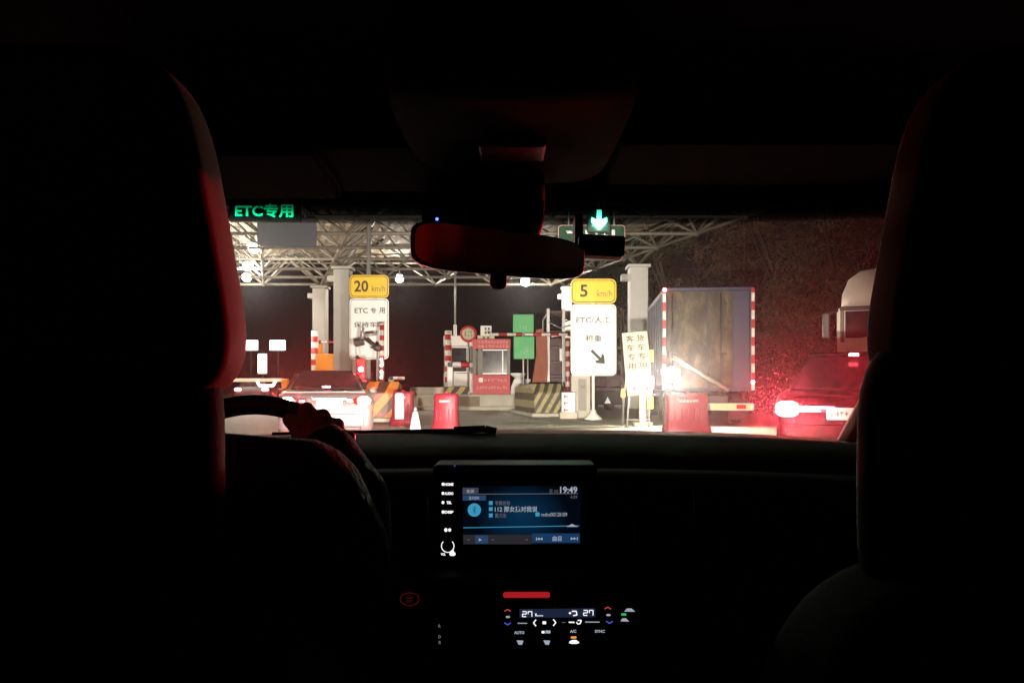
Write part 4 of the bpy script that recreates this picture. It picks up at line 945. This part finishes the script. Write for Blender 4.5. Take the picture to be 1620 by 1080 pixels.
# climate panel
D2 = 1.06; e = W(1, D2); sc = lambda px, py: ((px-885)*e, (985-py)*e)
cp = panel('climate_panel', X(885, D2), D2, Z(985, D2), 0)
c = MB(); c.box((-.02, .045, -.012), (.37, .08, .150), 'dash_black', .01, seg=3); c.build('panel_face', cp)
c = MB()
a0 = .0035
def L_(s, px, py, w, h, m='ui_white', bold=.03): c.text(s, *sc(px, py), w*e, h*e, a0-.0005, m, bold)
R_(822, 964, 942, 978, 'ui_ac', lift=-.004, skew=1)
def seven(px, py, s, digits):
    segs = {'2': 'abged', '7': 'abcf'}
    for k, d in enumerate(digits):
        x, z = sc(px+k*9, py); w, h = 3*e*s, 4*e*s
        pos = {'a': ((-w, h), (w, h)), 'g': ((-w, 0), (w, 0)), 'd': ((-w, -h), (w, -h)), 'b': ((w, h), (w, 0)), 'c': ((w, 0), (w, -h)), 'f': ((-w, h), (-w, 0)), 'e': ((-w, 0), (-w, -h))}
        for q in segs[d]: u, v = pos[q]; c.bar((x+u[0], a0-.001, z+u[1]), (x+v[0], a0-.001, z+v[1]), .0006, 'ui_white', 5)
seven(829.5, 971.5, 1, '27'); seven(926.5, 969.5, 1, '27')
for k in range(5): R_(847+2.6*k, 973.5-(3 if k == 0 else 0), 848.8+2.6*k, 974.8, 'ui_white', -.0025)
a = sc(904, 970); c.blob((a[0]-2*e, a0-.001, a[1]), (2*e, .0005, 1.6*e), 'ui_white', 1, 1, 8, 6); c.tube([(a[0]+1*e, a0-.001, a[1]+3*e), (a[0]+8*e, a0-.001, a[1]+3*e), (a[0]+9*e, a0-.001, a[1]-3*e), (a[0]+3*e, a0-.001, a[1]-4*e)], .0008, 'ui_white', 5)
def chev(px, py, w, h, m, r=.0007): x, z = sc(px, py); c.tube([(x-w*e, a0-.001, z-h*e), (x, a0-.001, z+h*e), (x+w*e, a0-.001, z-h*e)], r, m, 5)
chev(803, 965.5, 5, 1.6, 'ui_red'); chev(803, 987, 5, -1.6, 'ui_blue'); chev(962, 962, 5, 1.6, 'ui_red'); chev(964.5, 984.5, 5, -1.6, 'ui_blue')
R_(800.5, 974.5, 806.5, 977.5, 'ui_soft', -.0025); R_(960, 971.5, 966, 974.5, 'ui_soft', -.0025)
R_(819, 985.4, 834, 986.7, 'ui_soft', -.0025); R_(926, 983.4, 949, 984.9, 'ui_soft', -.0025); R_(889, 984.2, 895, 985.2, 'ui_dim', -.0025); R_(900, 983.5, 909, 985.5, 'ui_white', -.0025)
def side(px, py, d): x, z = sc(px, py); c.tube([(x+d*2*e, a0-.001, z+5*e), (x-d*2*e, a0-.001, z), (x+d*2*e, a0-.001, z-5*e)], .0008, 'ui_white', 5)
side(846, 985.5, 1); side(877.5, 985, -1); R_(858.5, 983, 864, 987.5, 'ui_white', -.0025)
a = sc(915, 984.5); c.tube([(a[0]-3*e, a0-.001, a[1]), (a[0], a0-.001, a[1]-3*e), (a[0]+3*e, a0-.001, a[1]-2*e), (a[0]+5*e, a0-.001, a[1]+3*e), (a[0]-1*e, a0-.001, a[1]+3*e)], .0008, 'ui_white', 5)
L_('AUTO', 821.5, 1001, 16, 4.6, 'ui_soft', .04); L_('A/C', 907, 999, 10, 4.6, 'ui_soft', .04); L_('SYNC', 949.5, 999, 16, 4.6, 'ui_soft', .03)
R_(857, 998.2, 861.5, 1002, 'ui_white', -.0025); R_(863, 997.5, 871, 1002, 'ui_soft', -.0025)
for px in (822.5, 865): x, z = sc(px, 1016.5); c.prism([(x-5*e, z+3*e), (x+5.5*e, z+2.6*e), (x+3.4*e, z-3.5*e), (x-2*e, z-3.2*e)], a0-.0015, a0, 'ui_soft')
x, z = sc(908.5, 1015.8); c.prism([(x-8*e, z-1.5*e), (x-7*e, z+.8*e), (x-3*e, z+3*e), (x+3*e, z+3*e), (x+7*e, z+.6*e), (x+8*e, z-1.5*e), (x+4*e, z-2.6*e), (x-4*e, z-2.6*e)], a0-.0015, a0, 'ui_white')
R_(903.5, 1007, 912, 1010, 'ui_amber', -.0025)
x, z = sc(996.5, 965.5); c.prism([(x-8*e, z-1.8*e), (x-4*e, z+2.6*e), (x+3*e, z+2.6*e), (x+8.5*e, z-2*e)], a0-.0015, a0, 'ui_soft'); R_(983.5, 970.5, 991, 973.8, 'ui_green', -.0025); x, z = sc(989, 981); c.prism([(x-6.5*e, z-1.8*e), (x-4*e, z+2.4*e), (x+2*e, z+2.4*e), (x+6.5*e, z-2.2*e)], a0-.0015, a0, 'ui_soft')
c.build('backlit_label', cp, recalc=False)
c = MB(); x, z = sc(833, 940.5); c.box((x, a0-.003, z), (74*e, .006, 9*e), 'red_dash', .003); c.build('hazard_button', cp)
c = MB(); x, z = sc(649, 945); c.lathe([(15*e, -.006), (16*e, .004)], (x, 0, z), 'dash_black', 28, 'Y')
c.tube([(x+15*e*math.cos(R(q)), -.0065, z+10*e*math.sin(R(q))) for q in range(0, 361, 15)], .0005, 'red_dim', 5); c.text('START', x, z+2*e, 12*e, 3*e, -.0068, 'red_dim', .0); c.text('STOP', x, z-3*e, 10*e, 3*e, -.0068, 'red_dim', .0)
c.build('start_button', cp)
c = MB(); x, z = sc(695, 1003); c.box((x, .02, z), (24*e, .03, 44*e), 'dash_black', .004)
for s, py in (('R', 991), ('D', 1008), ('S', 1017)): a = sc(695, py); c.text(s, a[0], a[1], 4*e, 5*e, .004, 'ui_dim', .03)
c.build('gear_indicator', cp)

# things stuck to the windscreen
t = thing('toll_transponder', 'black toll transponder with a blue light on the windscreen above the mirror', 'device', (X(704, 1.12), 1.12, Z(347, 1.12)))
c = MB(); c.box((0, 0, .003), (.068, .03, .056), 'dash_black', .006, seg=3); c.box((-.002, .006, .045), (.05, .02, .03), 'dash_black', .004); c.build('body', t)
c = MB(); c.blob((-.0105, -.0155, -.003), (.0022, .001, .0022), 'blue_led', 1, 1, 12, 8); c.build('status_led', t)
t = thing('dash_camera', 'black dash camera mounted beside the rear-view mirror', 'camera', (X(948, 1.06), 1.06, Z(391, 1.06)))
c = MB(); c.box((.002, 0, -.0), (.066, .035, .030), 'dash_black', .004, ry=R(3), seg=3); c.build('body', t)
c = MB(); c.box((-.028, .03, .02), (.012, .05, .06), 'dash_black', .004); c.build('bracket', t)

# ------------------------------------------------------------------ driver
def caps(mb, pts, m='skin'):
    """chain of tapered capsules"""
    for (p, r), (q, r2) in zip(pts, pts[1:]):
        p = Vector(p); q = Vector(q); mb.bar(p, q, r, m, 14, r2)
    for p, r in pts: mb.blob(p, (r, r, r), m, 1, 1, 14, 10)
def remesh(o, vox, smooth=6):
    md = o.modifiers.new('r', 'REMESH'); md.mode = 'VOXEL'; md.voxel_size = vox; md.use_smooth_shade = True
    sm = o.modifiers.new('s', 'SMOOTH'); sm.iterations = smooth; sm.factor = .5
    dg = bpy.context.evaluated_depsgraph_get(); me = bpy.data.meshes.new_from_object(o.evaluated_get(dg)); mats = list(o.data.materials)
    o.modifiers.clear(); o.data = me
    if not me.materials:
        for m in mats: me.materials.append(m)
    for p in me.polygons: p.use_smooth = True
per = thing('person', 'driver in a dark jacket holding the steering wheel with one raised hand', 'person', (0, 0, 0))
dx = -.425
sh_, el, wr = Vector((-.235, .80, 1.06)), Vector((-.205, .86, .965)), Vector((X(520, 1.03), 1.03, Z(700, 1.03)))
hand_c = Vector((X(497, 1.06), 1.06, Z(688, 1.06)))
c = MB()
caps(c, [((dx, .84, .60), .13), ((dx, .80, .80), .125), ((dx, .80, .98), .13), ((dx, .82, 1.12), .06), ((dx, .84, 1.20), .055)])
c.blob((dx-.01, .86, 1.31), (.075, .095, .115), 'skin', 1, 1, 24, 16); c.blob((dx-.01, .955, 1.29), (.014, .022, .022), 'skin', 1, 1); c.blob((dx-.01, .935, 1.245), (.03, .02, .012), 'skin', 1, 1)
for s in (-1, 1): c.blob((dx-.01+s*.078, .86, 1.305), (.012, .022, .03), 'skin', 1, 1)
caps(c, [((dx, .80, 1.07), .08), (sh_, .055), (el, .045), (wr, .027), (hand_c+Vector((.012, -.012, -.012)), .024), (hand_c, .022)])
caps(c, [((dx, .80, 1.07), .08), ((-.55, .80, 1.06), .055), ((-.60, .88, .95), .045), ((-.545, 1.02, 1.02), .03), ((-.54, 1.06, 1.04), .032)])
caps(c, [((dx-.09, .84, .55), .09), ((dx-.10, 1.2, .60), .07), ((dx-.10, 1.35, .30), .05)]); caps(c, [((dx+.09, .84, .55), .09), ((dx+.10, 1.2, .60), .07), ((dx+.10, 1.4, .30), .05)])
# four knuckles over the rim, fingers curling down its far side, thumb along the near side
kn = [(485, 648, .0122), (511, 658, .0118), (534, 672, .0112), (553, 691, .0100)]
for k, (px, py, r) in enumerate(kn):
    Yk = 1.082; K = Vector((X(px, Yk), Yk, Z(py, Yk))); base = hand_c+Vector((-.014+.011*k, -.002, .006-.007*k))
    caps(c, [(base, .0125), (K, r), (K+Vector((-.008, .024, -.016)), r*.92), (K+Vector((-.020, .026, -.036)), r*.85)])
th = lambda px, py, Y: Vector((X(px, Y), Y, Z(py, Y)))
caps(c, [(hand_c+Vector((-.012, -.010, -.006)), .016), (th(470, 676, 1.060), .0120), (th(457, 664, 1.066), .0100)])
o = c.build('body', per); remesh(o, .0036, 3)
c = MB()
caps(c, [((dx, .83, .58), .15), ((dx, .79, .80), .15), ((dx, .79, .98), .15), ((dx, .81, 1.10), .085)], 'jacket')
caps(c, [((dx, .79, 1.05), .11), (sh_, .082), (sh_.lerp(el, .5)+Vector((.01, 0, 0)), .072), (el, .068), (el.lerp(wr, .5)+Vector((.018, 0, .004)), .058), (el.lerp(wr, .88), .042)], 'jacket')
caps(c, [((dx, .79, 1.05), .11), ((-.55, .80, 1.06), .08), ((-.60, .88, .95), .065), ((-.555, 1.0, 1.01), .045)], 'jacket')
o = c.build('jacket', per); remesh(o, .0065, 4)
c = MB(); c.blob((dx-.01, .835, 1.345), (.084, .098, .095), 'hair', 1, 1, 28, 18); o = c.build('hair', per)
